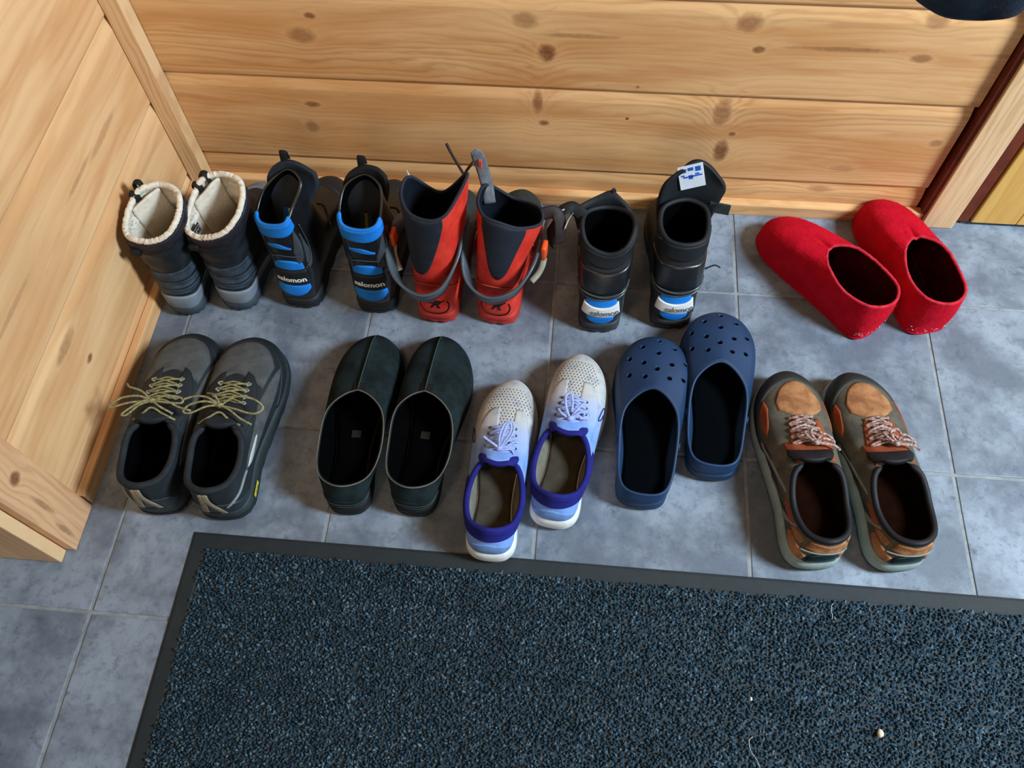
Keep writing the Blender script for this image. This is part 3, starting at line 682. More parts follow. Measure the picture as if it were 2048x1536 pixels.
# ------------------------------------------------ grey hiking shoes
def lug_sole(t, S, L, O2, no, m_out, m_mid, zs, wide=.005, lug=.003):
    z1, z2 = zs
    sole('outsole', L, O2, no, [(-.006, 0.), (-.0005, .0006), (wide*.7, .004), (wide, .009), (wide*.8, .0125), (-.004, .0127)], m_out, t, spring=(.004, .010), lug=lug, nl=30)
    sole('midsole', L, O2, no, [(-.004, .0120), (wide*.55, .0124), (wide*.8, (z1*.6, z2*.75)), (wide*.35, (z1, z2)), (-.004, (z1+.001, z2+.001))], m_mid, t, spring=(.002, .004))
def big_bow(t, K, m, loops, ends, r=.0016):
    for P in loops: tube([K]+[K+np.array(p) for p in P]+[K], r, m, 'lace_loop', t, 7, samples=46)
    for P in ends: tube([K]+[K+np.array(p) for p in P], r, m, 'lace_end', t, 7, samples=24)
    V, F = loft([[K+np.array((.0055*math.cos(w)*s_, .004*math.sin(w)*s_, h)) for w in np.linspace(0, 2*PI, 13)[:-1]] for h, s_ in ((-.004, .6), (-.001, 1.), (.002, .9), (.004, .4))])
    link('lace_knot', V, F, m, t)
def hiker(x, y, hd, foot, label, L=.300):
    t = thing('hiking_shoe', label, 'shoe', group='grey hiking shoes', **at_shoe(x, y, hd)); d = 1 if foot == 'R' else -1
    mb = mat('hike_black', (34, 42, 48), .6, .3, 30, 900, .4); mg = mat('hike_grey', (84, 88, 90), .85, .2, 60, 1500, .8, col2=(70, 74, 76)); mr = mat('hike_rubber', (28, 34, 40), .55, .25, 30, 500, .3)
    ml = mat('lace_olive', (156, 152, 112), .8, .3, 300, 1500, .6, col2=(110, 106, 70)); mc = mat('hike_collar', (30, 37, 44), .75, .3, 60, 900, .4, sheen=.15)
    rim = mir(rim8(.004, .112, .0400, .101, .090, .104, dxf=-.002, df=.86), foot)
    pts = [(0, 0), (.092, .018), (.135, .095), (.132, .29), (.160, .50), (.184, .68), (.172, .84), (.105, .955), (-.01, 1.0), (-.125, .95), (-.176, .84), (-.175, .69), (-.135, .5), (-.122, .29), (-.130, .095), (-.092, .018)]
    G, O2, no = low_grid(L, 1.0, foot, rim, zs=(.030, .024), toeh=.056, sidel=.040, k_front=.48, dzf=.34, bulge=.004, pts=pts)
    S = Surf(G); S.mesh('upper', mb, t, .0035, black_in())
    S.panel('vamp_panel', .385, .615, [.36, .30, .28, .30, .36], [.62, .66, .64, .66, .62], mg, t, .0011)
    S.panel('toe_cap', .28, .72, [.01]*7, [.10, .22, .28, .27, .28, .22, .10], mr, t, .0024)
    for s, (a, b) in (('outer', (.19, .37)), ('inner', (.63, .81))):
        S.panel('side_panel', a, b, [.20, .28, .40, .46, .38] if s == 'inner' else [.38, .46, .40, .28, .20][::1], [.66, .80, .84, .80, .74], mg, t, .001)
    S.panel('heel_counter', -.14, .14, [.02]*5, [.20, .42, .52, .42, .20], mat('heel_dark', (30, 44, 50), .45, .2, 30, 400, .2, coat=.2), t, .0018)
    u0 = .22*d
    S.panel('reflective_stripe', u0-.012, u0+.075, [.60, .66, .70], [.70, .77, .74], mat('reflective', (176, 188, 190), .35, .1, 60, 900, .2, spec=.7), t, .0022)
    S.seam('heel_stripe', [(.045*d, .34), (.09*d, .50), (.15*d, .62), (.20*d, .70)], .0022, mat('reflective_grey', (130, 140, 144), .5), t, .001)
    rim_tube(S, .0052, mc, t, 'collar', -.0035, -.43, .43)
    tongue(t, .150, .104, .092, .112, .030, mc, .009)
    for s in (-1, 1): S.panel('eyestay', .5+s*.035, .5+s*.14, [.60, .62, .70, .80], [.99]*4, mb, t, .0022, na=16)
    rows = [.186, .174, .162, .150]; hw = [.021, .021, .022, .022]
    lace_rows(S, t, ml, rows, hw, .0015, 1.); 
    ch = []
    for yy, w in zip(rows, hw):
        for s in (-1, 1): tube([S.xy(s*w*.9, yy-.004, .002), S.xy(s*w*1.15, yy, .0035), S.xy(s*w*.9, yy+.004, .002)], .0014, mat('lace_hook', (150, 152, 140), .4), 'lace_hook', t, 6, flat=.6)
    tube([S.P(.5-.10, .965, .003), S.P(.5-.05, .98, .004)+np.array([0, 0, .004]), np.array([0, .124, .114]), S.P(.5+.05, .98, .004)+np.array([0, 0, .004]), S.P(.5+.10, .965, .003)], .0017, ml, 'lace', t, 6)
    # heel pull tab: two ribbons splaying down the back
    mt = mat('pull_tab', (150, 140, 118), .8, .35, 200, 1200, .5)
    for a, b in ((-.012, -.030), (.004, .022)):
        pt = [S.P(a, .99, .003), S.P(a*1.2, .80, .0045), S.P((a+b)/2, .55, .0035), S.P(b, .25, .003), S.P(b*1.1, .10, .003)]
        tube(pt, .0052, mt, 'pull_tab', t, 8, flat=.22, samples=26, up=(0, -1, .25))
    lug_sole(t, S, L, O2, no, mat('outsole_black', (22, 25, 27), .7, .2), mat('midsole_slate', (42, 54, 58), .5, .2, 30, 400, .3), (.031, .025))
    S2 = Surf(np.stack([ring2d(O2, no, .0048, .014), ring2d(O2, no, .0050, .026)]))
    if foot == 'R':
        V, F = box(-.010, .010, -.0035, .0035, 0, .0012, .0004)
        o = link('sole_badge', [S2.P(.145+vx/.75*1.0, .5+vy/.012, vz) for vx, vy, vz in V], F, mat('badge_yellow', (206, 196, 60), .5), t, False); tag(o, 'small yellow badge on the sole edge')
        S2.text('lettering', 'vibram', .145, .5, .0052, mat('sole_ink', (40, 40, 30), .7), t, .0016)
    insole(O2, no, L, black_in(), t, z=(.034, .027), inset=.006)
    K = np.array([0, .134, .1165])
    if foot == 'L':
        big_bow(t, K, ml, [[(-.020, .006, .003), (-.045, .004, .001), (-.062, -.006, -.003), (-.058, -.010, -.002), (-.030, -.004, .002)], [(-.016, -.008, .002), (-.034, -.022, -.003), (-.040, -.020, -.002), (-.014, -.003, .003)],
                           [(.020, .006, .004), (.042, .004, .002), (.044, -.004, .001), (.020, -.004, .003)]],
                [[(-.018, .014, .004), (-.038, .022, .001), (-.044, .028, 0)], [(.018, .000, .003), (.040, -.010, .001), (.060, -.016, .000)], [(.014, -.010, 0), (.032, -.018, -.006)]])
    else:
        big_bow(t, K, ml, [[(.022, .012, .005), (.048, .010, .004), (.064, -.002, .002), (.052, -.012, .001), (.022, -.006, .003)], [(-.022, .004, .003), (-.044, -.002, .002), (-.052, -.012, -.001), (-.040, -.014, 0), (-.018, -.004, .003)]],
                [[(.016, -.008, .003), (.034, -.020, 0), (.050, -.026, -.006)], [(-.020, .010, .004), (-.040, .012, .002), (-.056, .006, .002)], [(-.012, .016, 0), (-.026, .022, -.006)]])
    return t
hiker(.371, .459, 94.0, 'L', 'grey and black hiking shoe with olive laces, nearest the left wall')
hiker(.468, .459, 92.0, 'R', 'grey and black hiking shoe with olive laces, beside the black slip-ons')

# ------------------------------------------------ brown trail shoes
def trail(x, y, hd, foot, label, L=.306):
    t = thing('trail_shoe', label, 'shoe', group='brown trail shoes', **at_shoe(x, y, hd)); d = 1 if foot == 'R' else -1
    mo = mat('trail_olive', (92, 88, 76), .8, .3, 40, 900, .7, col2=(70, 68, 60)); mt = mat('trail_tan', (166, 118, 78), .75, .25, 45, 900, .6, col2=(128, 82, 50)); mor = mat('trail_orange', (144, 70, 38), .8, .3, 60, 1200, .5)
    mk = mat('trail_dark', (40, 44, 44), .6, .3, 30, 700, .4); msv = mat('trail_silver', (128, 134, 130), .5, .25, 60, 900, .4); mc = mat('trail_collar', (20, 20, 27), .6, .2, 60, 900, .3)
    ml = mat('lace_maroon', (112, 70, 66), .8, .4, 260, 1200, .5, col2=(180, 158, 150))
    rim = [(p[0]+.006, p[1], p[2]) for p in mir(rim8(.012, .134, .0395, .086, .072, .094, dxf=-.002, df=.84), foot)]
    pts = [(0, 0), (.090, .018), (.130, .095), (.128, .29), (.152, .50), (.172, .68), (.154, .84), (.080, .958), (-.02, 1.0), (-.105, .95), (-.158, .84), (-.166, .69), (-.130, .5), (-.118, .29), (-.128, .095), (-.088, .018)]
    G, O2, no = low_grid(L, 1.0, foot, rim, zs=(.036, .026), toeh=.055, sidel=.038, k_front=.50, dzf=.32, bulge=.004, pts=pts)
    S = Surf(G); S.mesh('upper', mo, t, .0032, mat('trail_lining', (22, 13, 9), 1., .3, spec=.02))
    S.panel('toe_bumper', .27, .73, [.01]*7, [.10, .25, .34, .36, .34, .25, .10], mk, t, .0024)
    S.panel('toe_panel', .415, .585, [.50, .41, .38, .38, .41, .50], [.57, .665, .70, .70, .665, .57], mt, t, .0016)
    for s in (1, -1):
        q = lambda a: a if s > 0 else 1-a
        def pn(name, a, b, tl, tu, m_, off=.0016):
            if s > 0: S.panel(name, a, b, tl, tu, m_, t, off)
            else: S.panel(name, 1-b, 1-a, tl[::-1], tu[::-1], m_, t, off)
        pn('forefoot_patch', .325, .385, [.34, .28, .32], [.46, .52, .44], mor)
        pn('ankle_patch', .150, .250, [.58, .62, .74], [.74, .86, .90], mor)
        pn('ankle_patch', .105, .165, [.62, .58, .60], [.80, .84, .80], mt, .0019)
        pn('quarter_patch', .055, .150, [.10, .10, .26], [.34, .50, .52], mt, .0019)
        pn('midfoot_panel', .18, .30, [.10, .16, .30], [.52, .54, .50], mk, .0012)
        for k_ in range(3): S.panel('webbing', *((q(.165+.055*k_), q(.180+.055*k_)) if s > 0 else (q(.180+.055*k_), q(.165+.055*k_))), [.10, .10], [.86, .86], msv if k_ != 1 else mo, t, .0021, na=5)
        S.panel('eyestay', .5+s*.035, .5+s*.095, [.72, .70, .78, .86], [.985]*4, mor, t, .0016, na=14)
    S.panel('heel_panel', -.085, .085, [.62, .60, .62, .60, .62], [.90, .90, .87, .90, .90], mt, t, .0022)
    S.panel('heel_counter', -.052, .052, [.04]*5, [.40, .54, .58, .54, .40], mat('heel_green', (18, 40, 40), .4, .2, 40, 400, .2, coat=.3), t, .0026)
    S.seam('heel_line', [(-.09, .50), (-.05, .57), (0, .60), (.05, .57), (.09, .50)], .0014, msv, t, .002)
    rim_tube(S, .0046, mc, t, 'collar', -.003, -.43, .43)
    tongue(t, .166, .135, .080, .098, .030, mor, .006)
    tongue(t, .144, .1275, .0930, .1030, .0310, mc, .008)
    rows = [.204, .193, .182, .171, .160]; hw = [.017, .018, .019, .020, .021]
    lace_rows(S, t, ml, rows, hw, .0019, .55)
    K = S.xy(0, .152, .012)+np.array([.010, 0, 0])
    big_bow(t, K, ml, [[(.010, .012, .002), (.022, .006, .000), (.024, -.002, -.002), (.010, -.003, .001)], [(-.006, .016, .002), (.004, .022, .001), (.008, .012, .001)]],
            [[(.012, -.002, .001), (.026, -.004, -.004), (.034, -.008, -.010)], [(.010, .004, .003), (.024, .002, -.001)], [(-.010, .008, .001), (-.014, .016, -.001)]], r=.0019)
    mm = mat('midsole_sage', (142, 160, 158), .6, .2, 30, 400, .3)
    sole('midsole', L, O2, no, [(-.004, .0088), (.003, .0090), (.0062, (.015, .012)), (.0050, (.026, .019)), (.0012, (.036, .026)), (-.004, (.037, .027))], mm, t, spring=(.004, .010))
    sole('outsole', L, O2, no, [(-.006, 0.), (-.0005, .0006), (.004, .004), (.0045, .0072), (.002, .0095), (-.004, .0097)], mat('outsole_sage', (62, 76, 76), .7, .2), t, spring=(.004, .011), lug=.0022, nl=34)
    insole(O2, no, L, mat('insole_rust', (26, 11, 5), 1., .3, spec=.02), t, z=(.0415, .0315), inset=.0035)
    return t
trail(1.325, .454, 96., 'L', 'brown and tan trail shoe with maroon laces, beside the navy clog')
trail(1.441, .461, 98., 'R', 'brown and tan trail shoe with maroon laces, rightmost of the front row')

# ------------------------------------------------ fleece-lined winter boots
def winter(x, y, hd, foot, label, rim, tab, L=.250, lab=False):
    t = thing('winter_boot', label, 'boot', group='black winter boots', **at_shoe(x, y, hd)); d = 1 if foot == 'R' else -1
    mb = mat('boot_black', (28, 34, 40), .42, .3, 40, 700, .4, coat=.15); mq = mat('boot_slate', (50, 64, 76), .5, .3, 60, 900, .4, col2=(36, 46, 56)); mg = mat('boot_rubber', (116, 128, 140), .55, .2, 30, 400, .2)
    mf = mat('fleece', (226, 220, 206), .98, .15, 160, 700, 1., sheen=.6, spec=.05)
    ankle = [(0, .010, .085), (.030, .022, .086), (.039, .060, .088), (.037, .110, .100), (0, .140, .112), (-.037, .110, .100), (-.039, .060, .088), (-.030, .022, .086)]
    G, O2, no = tall_grid(L, 1.05, foot, ankle, rim, zs=(.022, .020), toeh=.055, sidel=.040, bulge=.004)
    nt = G.shape[0]-1; tt = np.linspace(0, 1, nt+1)[:, None]; u = np.arange(G.shape[1])/G.shape[1]
    S = Surf(G); G += S.N*(.0011*np.sin(tt*46+np.sin(u*2*PI*2)*1.2)*sstep(tt, .30, .45)*(1-sstep(tt, .86, .93)))[..., None]; G += S.N*(.0018*sstep(tt, .88, .92)*(1-sstep(tt, .97, 1.0)))[..., None]
    S = Surf(G); S.mesh('upper', mb, t, .0065, mf)
    for a, b, m_ in ((.33, .42, mq), (.44, .53, mq), (.55, .64, mq)): S.panel('quilted_band', -.20, .20, [a+.01, a, a, a, a+.01], [b-.02, b, b, b, b-.02], m_, t, .0012)
    S.panel('heel_shell', -.24, .24, [.0]*7, [.12, .20, .27, .29, .27, .20, .12], mg, t, .0028)
    S.panel('toe_shell', .26, .74, [.0]*7, [.14, .22, .30, .32, .30, .22, .14], mg, t, .0028)
    S.panel('cuff_band', -.36, .36, [.885]*7, [.985]*7, mat('boot_cuff', (36, 34, 44), .5, .3, 50, 900, .4), t, .0016)
    n_ = 150; pts = [S.P(a, 1., -.0035)+np.array([0, 0, RNG.normal(.0008, .0007)]) for a in np.linspace(0, 1, n_, endpoint=False)]
    tube(pts, .0046, mf, 'fleece_edge', t, 10, True, samples=n_)
    fz = []
    for k in range(1500):
        u_ = random.random(); q = random.random(); p = S.P(u_, 1-.12*q*q, -.0075 if q > .4 else -.0035+random.uniform(-.004, .003)); p = p+np.array([0, 0, .003 if q <= .4 else 0]); dd = np.array([random.gauss(0, .0014), random.gauss(0, .0014), abs(random.gauss(0, .0018))]); s = .0005
        fz.append(([p+np.array([s, 0, 0]), p+np.array([-s, s, 0]), p+np.array([0, -s, s]), p+dd], [(0, 1, 2), (0, 1, 3), (1, 2, 3), (2, 0, 3)]))
    joined('fleece_pile', fz, mf, t, kind='stuff')
    # gusset fold of the tongue inside the far left of the opening
    sheet('tongue_lining', [[S.P(.70, tv, -.007), S.P(.665, tv, -.013), S.P(.61, tv, -.017), S.P(.56, tv, -.013), S.P(.52, tv, -.007)] for tv in (.985, .93, .82, .66, .5)], mf, t, .005, 14, 14)
    # webbing pull tab and zip puller at the far left corner, toggle low on the left of the cuff
    mtb = mat('webbing_black', (18, 22, 22), .7, .2)
    tube([np.array(tab)+np.array(q) for q in ((-.004, 0, -.024), (-.005, .002, -.010), (-.001, .002, -.004), (.006, .002, -.006), (.008, 0, -.020))], .0056, mtb, 'pull_tab', t, 8, flat=.3, samples=30)
    tube([S.P(.655, .97, .003), S.P(.655, 1., .002)+np.array([0, 0, .005]), S.P(.650, 1., -.008)+np.array([0, 0, .003]), S.P(.650, .94, -.010)], .0048, mtb, 'zip_puller', t, 8, flat=.3, samples=24)
    p = S.P(-.07, .90, .004); V, F = box(-.010, .006, -.004, .003, -.006, .005, .002); link('toggle', [p+np.array(v) for v in V], F, mtb, t)
    tube([S.P(-.16, .915, .0035), S.P(-.07, .905, .0045), S.P(.05, .905, .004), S.P(.16, .915, .0035)], .0012, mtb, 'drawcord', t, 6, samples=30)
    if lab:
        a = S.P(.80, .93, -.0095); mlb = mat('label_black', (22, 24, 28), .7, .1); dirn = np.array([.10, 1., 0]); dirn /= np.linalg.norm(dirn); upv = np.array([0.02, 0, 1.])
        c = a+np.array([.0045, -.008, -.004])
        f = lambda X, Z, o: c+dirn*X+upv*Z+np.array([o, 0, 0])
        V, F = box(-.017, .017, -.009, .009, 0, .0012, .0003); link('woven_label', [f(vx, vy, vz) for vx, vy, vz in V], F, mlb, t, False)
        mw_ = mat('label_thread', (170, 172, 172), .8)
        fr = [f(sx*.0145, sz*.0068, .0017) for sx, sz in ((-1, -1), (1, -1), (1, 1), (-1, 1))]
        joined('label_lettering', [tube_vf([fr[i], (fr[i]+fr[(i+1) % 4])/2, fr[(i+1) % 4]], .0005, 4, 4) for i in range(4)]+[tube_vf([f(X-.004, -.003, .0017), f(X-.001, .003, .0017), f(X+.002, -.003, .0017), f(X+.004, .003, .0017)], .0006, 4, 10) for X in (-.008, 0, .008)], mw_, t)
    sole('outsole', L, O2, no, [(-.006, 0.), (-.001, .0006), (.004, .004), (.005, .010), (.0048, (.020, .018)), (.001, (.0235, .0215)), (-.004, (.024, .022))], mat('boot_outsole', (52, 62, 72), .6, .2), t, spring=(.004, .008), lug=.0018, nl=26)
    insole(O2, no, L, mat('fleece_footbed', (150, 120, 92), .98, .3, 60, 500, .8), t, z=(.028, .026), inset=.008)
    return t
winter(.306, .813, 90., 'L', 'black winter boot with white fleece lining, tucked against the left wall',
       [(-.006, .018, .176), (.030, .026, .184), (.049, .056, .199), (.040, .096, .208), (.004, .114, .206), (-.030, .096, .206), (-.047, .056, .184), (-.038, .028, .176)], (-.030, .102, .220))
winter(.393, .830, 87., 'R', 'black winter boot with white fleece lining and a woven label inside',
       [(-.006, .018, .172), (.034, .026, .186), (.056, .058, .208), (.046, .100, .218), (.006, .116, .216), (-.026, .100, .212), (-.044, .056, .182), (-.038, .028, .172)], (-.020, .104, .226), lab=True)

# ------------------------------------------------ cross-country ski boots
M_skb = lambda: mat('ski_black', (20, 23, 27), .34, .3, 40, 600, .3, coat=.35, spec=.5)
M_blue = lambda: mat('ski_blue', (22, 122, 218), .55, .15, 60, 900, .3, sheen=.1)
M_navy = lambda: mat('neoprene_navy', (30, 38, 50), .7, .2, 60, 1200, .5, sheen=.2)
def base_boot(t, L, foot, ankle, rim, m, lining, ws=.95, **kw):
    G, O2, no = tall_grid(L, ws, foot, ankle, rim, zs=(.026, .022), toeh=.052, sidel=.036, bulge=.004, pts=OUTB, **kw)
    S = Surf(G); S.mesh('upper', m, t, .0038, lining); return S, O2, no
def ski_sole(t, L, O2, no, m=None):
    sole('outsole', L, O2, no, [(-.005, 0.), (.0005, .0006), (.0032, .004), (.0035, .009), (.0018, .012), (.0034, .015), (.0036, (.022, .019)), (.0008, (.0275, .0235)), (-.004, (.028, .024))], m or mat('ski_outsole', (30, 34, 38), .55, .2), t, spring=(.002, .006), lug=.0015, nl=22)
    for yy in (.965, .80):   # binding bar blocks under the toe
        V, F = box(-.020, .020, L*yy-.012, L*yy+.004, .0045, .012, .002); link('binding_block', V, F, mat('binding_grey', (70, 74, 78), .5), t)
ANK = [(0, .012, .086), (.031, .024, .087), (.039, .060, .090), (.036, .108, .104), (0, .138, .118), (-.036, .108, .104), (-.039, .060, .090), (-.031, .024, .087)]
def ski_blue(x, y, hd, foot, label, rim, lit=True, L=.262):
    t = thing('ski_boot', label, 'boot', group='black ski boots with bright blue collars', **at_shoe(x, y, hd)); mb, bl = M_skb(), M_blue(); d = 1 if foot == 'R' else -1
    S, O2, no = base_boot(t, L, foot, ANK, rim, mb, black_in())
    S.panel('blue_collar', -.23, .19, [.93, .90, .895, .90, .93], [1.0]*5, bl, t, .0026); rim_tube(S, .0032, bl, t, 'collar_edge', -.002, -.24, .20)
    S.panel('ankle_flash', -.10, .07, [.80, .79, .775], [.815, .83, .785], bl, t, .0014)
    S.panel('heel_patch', -.095, .095, [.575]*5, [.63, .66, .67, .66, .63], bl, t, .0022)
    S.panel('heel_band', -.100, .100, [.35]*5, [.565]*5, mat('ski_band', (24, 27, 32), .5, .2), t, .0034)
    S.panel('heel_patch', -.085, .085, [.26, .15, .10, .15, .26], [.335]*5, bl, t, .0022)
    S.text('lettering', 'salomon', 0, .455, .0135, mat('print_white', (222, 226, 226), .6), t, .0046, bold=.0004, squash=.92)
    # plastic brace lines and seams over the shaft
    mgl = mat('ski_gloss', (58, 66, 72), .25, .2, 40, 500, .1, coat=.6)
    S.panel('ankle_brace', .07, .16, [.62, .66, .80], [.74, .86, .97], mgl, t, .0022); S.panel('ankle_brace', .12, .19, [.56, .58, .66], [.62, .74, .84], mgl, t, .002)
    S.panel('ankle_brace', -.19, -.07, [.80, .68, .58], [.95, .84, .66], mb, t, .002)
    S.seam('stitching', [(-.09, .70), (-.03, .725), (.03, .72), (.10, .70)], .0009, mgl, t, .002); S.seam('lace_cable', [(.10, .58), (.17, .66), (.20, .76), (.22, .90)], .001, mgl, t, .003)
    # cuff and tongue standing up behind the opening
    f = np.array(rim[4]); 
    wx = .012 if lit else 0
    A_ = lambda *p: f+np.array(p)
    tg = [[A_(-.026, -.044, -.100), A_(-.014, -.050, -.100), A_(-.002, -.052, -.100), A_(.010, -.050, -.100), A_(.022, -.044, -.100)],
          [A_(-.030, -.026, -.060), A_(-.016, -.030, -.060), A_(0, -.031, -.060), A_(.016, -.030, -.060), A_(.028, -.026, -.060)],
          [A_(-.036, -.006, -.022), A_(-.018, -.003, -.018), A_(0, 0, -.016), A_(.020, -.002, -.016), A_(.036+wx, -.012, -.022)],
          [A_(-.026, .001, -.004), A_(-.014, .005, .004), A_(0, .007, .009), A_(.020, .004, .008), A_(.034+wx, -.004, .000)]]
    o, B = sheet('tongue', tg, M_navy() if lit else mat('neoprene_shaded', (18, 20, 24), .8, .2), t, .006)  # with lit off the tongue gets a darker copy, shade put into its colour
    q = f+np.array([-.004, .005, .010])
    tube([q+np.array(v) for v in ((0, 0, -.03), (0, .001, -.006), (.001, .003, .012), (.001, .006, .014), (.001, .009, -.004))], .0062, mat('webbing_black', (18, 22, 22)), 'pull_loop', t, 8, flat=.2, samples=26, up=(0, 1, .1))
    # woven label low on the inside of the tongue
    V, F = box(-.010, .010, -.018, .018, 0, .001, .0003); mlab = mat('label_blue', (24, 84, 160), .7) if lit else mat('label_shaded', (20, 46, 62), .7)  # label and its print also have a shaded colour for the unlit boot
    cc = on_sheet(B, .48, .24); ex = on_sheet(B, .6, .24)-on_sheet(B, .36, .24); ex /= np.linalg.norm(ex); ey = on_sheet(B, .48, .40)-on_sheet(B, .48, .10); ey /= np.linalg.norm(ey); nz = np.cross(ex, ey); nz *= -1 if nz[1] > 0 else 1
    g = lambda X, Y, Z: cc+ex*X+ey*Y+nz*(Z+.0034)
    link('woven_label', [g(*v) for v in V], F, mlab, t, False)
    TV, TF = text_vf('salomon', .0100, bold=.0003); link('label_lettering', [g(-b, a, .0013) for a, b, _ in TV], TF, mat('print_white', (222, 226, 226)) if lit else mat('print_shaded', (150, 120, 70), .6), t, False)
    # lateral outsole and toe details
    ski_sole(t, L, O2, no)
    TV, TF = text_vf('SALO', .0150, bold=.0008)
    w = mat('print_white', (222, 226, 226)); oo = link('lettering', [S.xy(-.020+a*.95+b*.25, .205+b-a*.25*0, .0016) for a, b, _ in TV], TF, w, t, False)
    S.panel('toe_cap', .34, .66, [.02]*5, [.20, .32, .36, .32, .20], mat('ski_outsole', (30, 34, 38)), t, .002)
    bt = mat('buckle_black', (26, 28, 32), .4, .2)
    tube([S.P(.34, .50, .004), S.P(.36, .56, .010), S.P(.42, .60, .012), S.P(.45, .56, .006)], .0022, bt, 'lace_lock', t, 8, samples=20)
    insole(O2, no, L, black_in(), t, z=(.032, .028), inset=.006)
    return t
ski_blue(.500, .843, 86., 'L', 'black ski boot with a brightly lit blue collar, beside the winter boots',
         [(-.004, .022, .190), (.018, .026, .196), (.024, .048, .205), (.034, .084, .228), (.004, .108, .228), (-.030, .086, .208), (-.040, .052, .190), (-.030, .030, .186)])
ski_blue(.630, .842, 89., 'R', 'black ski boot with a blue collar and tall loop, beside the red boots',
         [(.006, .022, .192), (.030, .030, .198), (.034, .056, .206), (.028, .090, .222), (0, .108, .226), (-.030, .090, .216), (-.036, .056, .198), (-.026, .030, .192)], lit=False)

def cuff_band(t, path, m, w=.0165, th=.0050, name='cuff'):
    P = cr(path, 60); Tn = np.gradient(P, axis=0); Tn /= np.linalg.norm(Tn, axis=1)[:, None]; rows = [[], [], [], []]; V = []; n = len(P)
    for i in range(n):
        c = np.array([0, .05, P[i][2]]); o = P[i]-c; o[2] = 0; o /= np.linalg.norm(o); upv = np.array([0, 0, 1.])+o*.35; upv -= Tn[i]*(upv@Tn[i]); upv /= np.linalg.norm(upv); out = np.cross(upv, Tn[i]); out *= np.sign(out@o) or 1
        ww = w*(.55+.45*math.sin(PI*min(max(i/(n-1), .0), 1.))**.5)
        ring = [(-1, -th/2), (-1, th/2), (.9, th/2), (1, th*.2), (.9, -th/2)]
        V += [P[i]+upv*ww*a+out*b for a, b in ring]
    F = []
    for i in range(n-1):
        for j in range(5): F.append((i*5+j, i*5+(j+1) % 5, (i+1)*5+(j+1) % 5, (i+1)*5+j))
    F += [tuple(range(5)), tuple((n-1)*5+j for j in range(5))]
    return fixn(link(name, V, F, m, t))
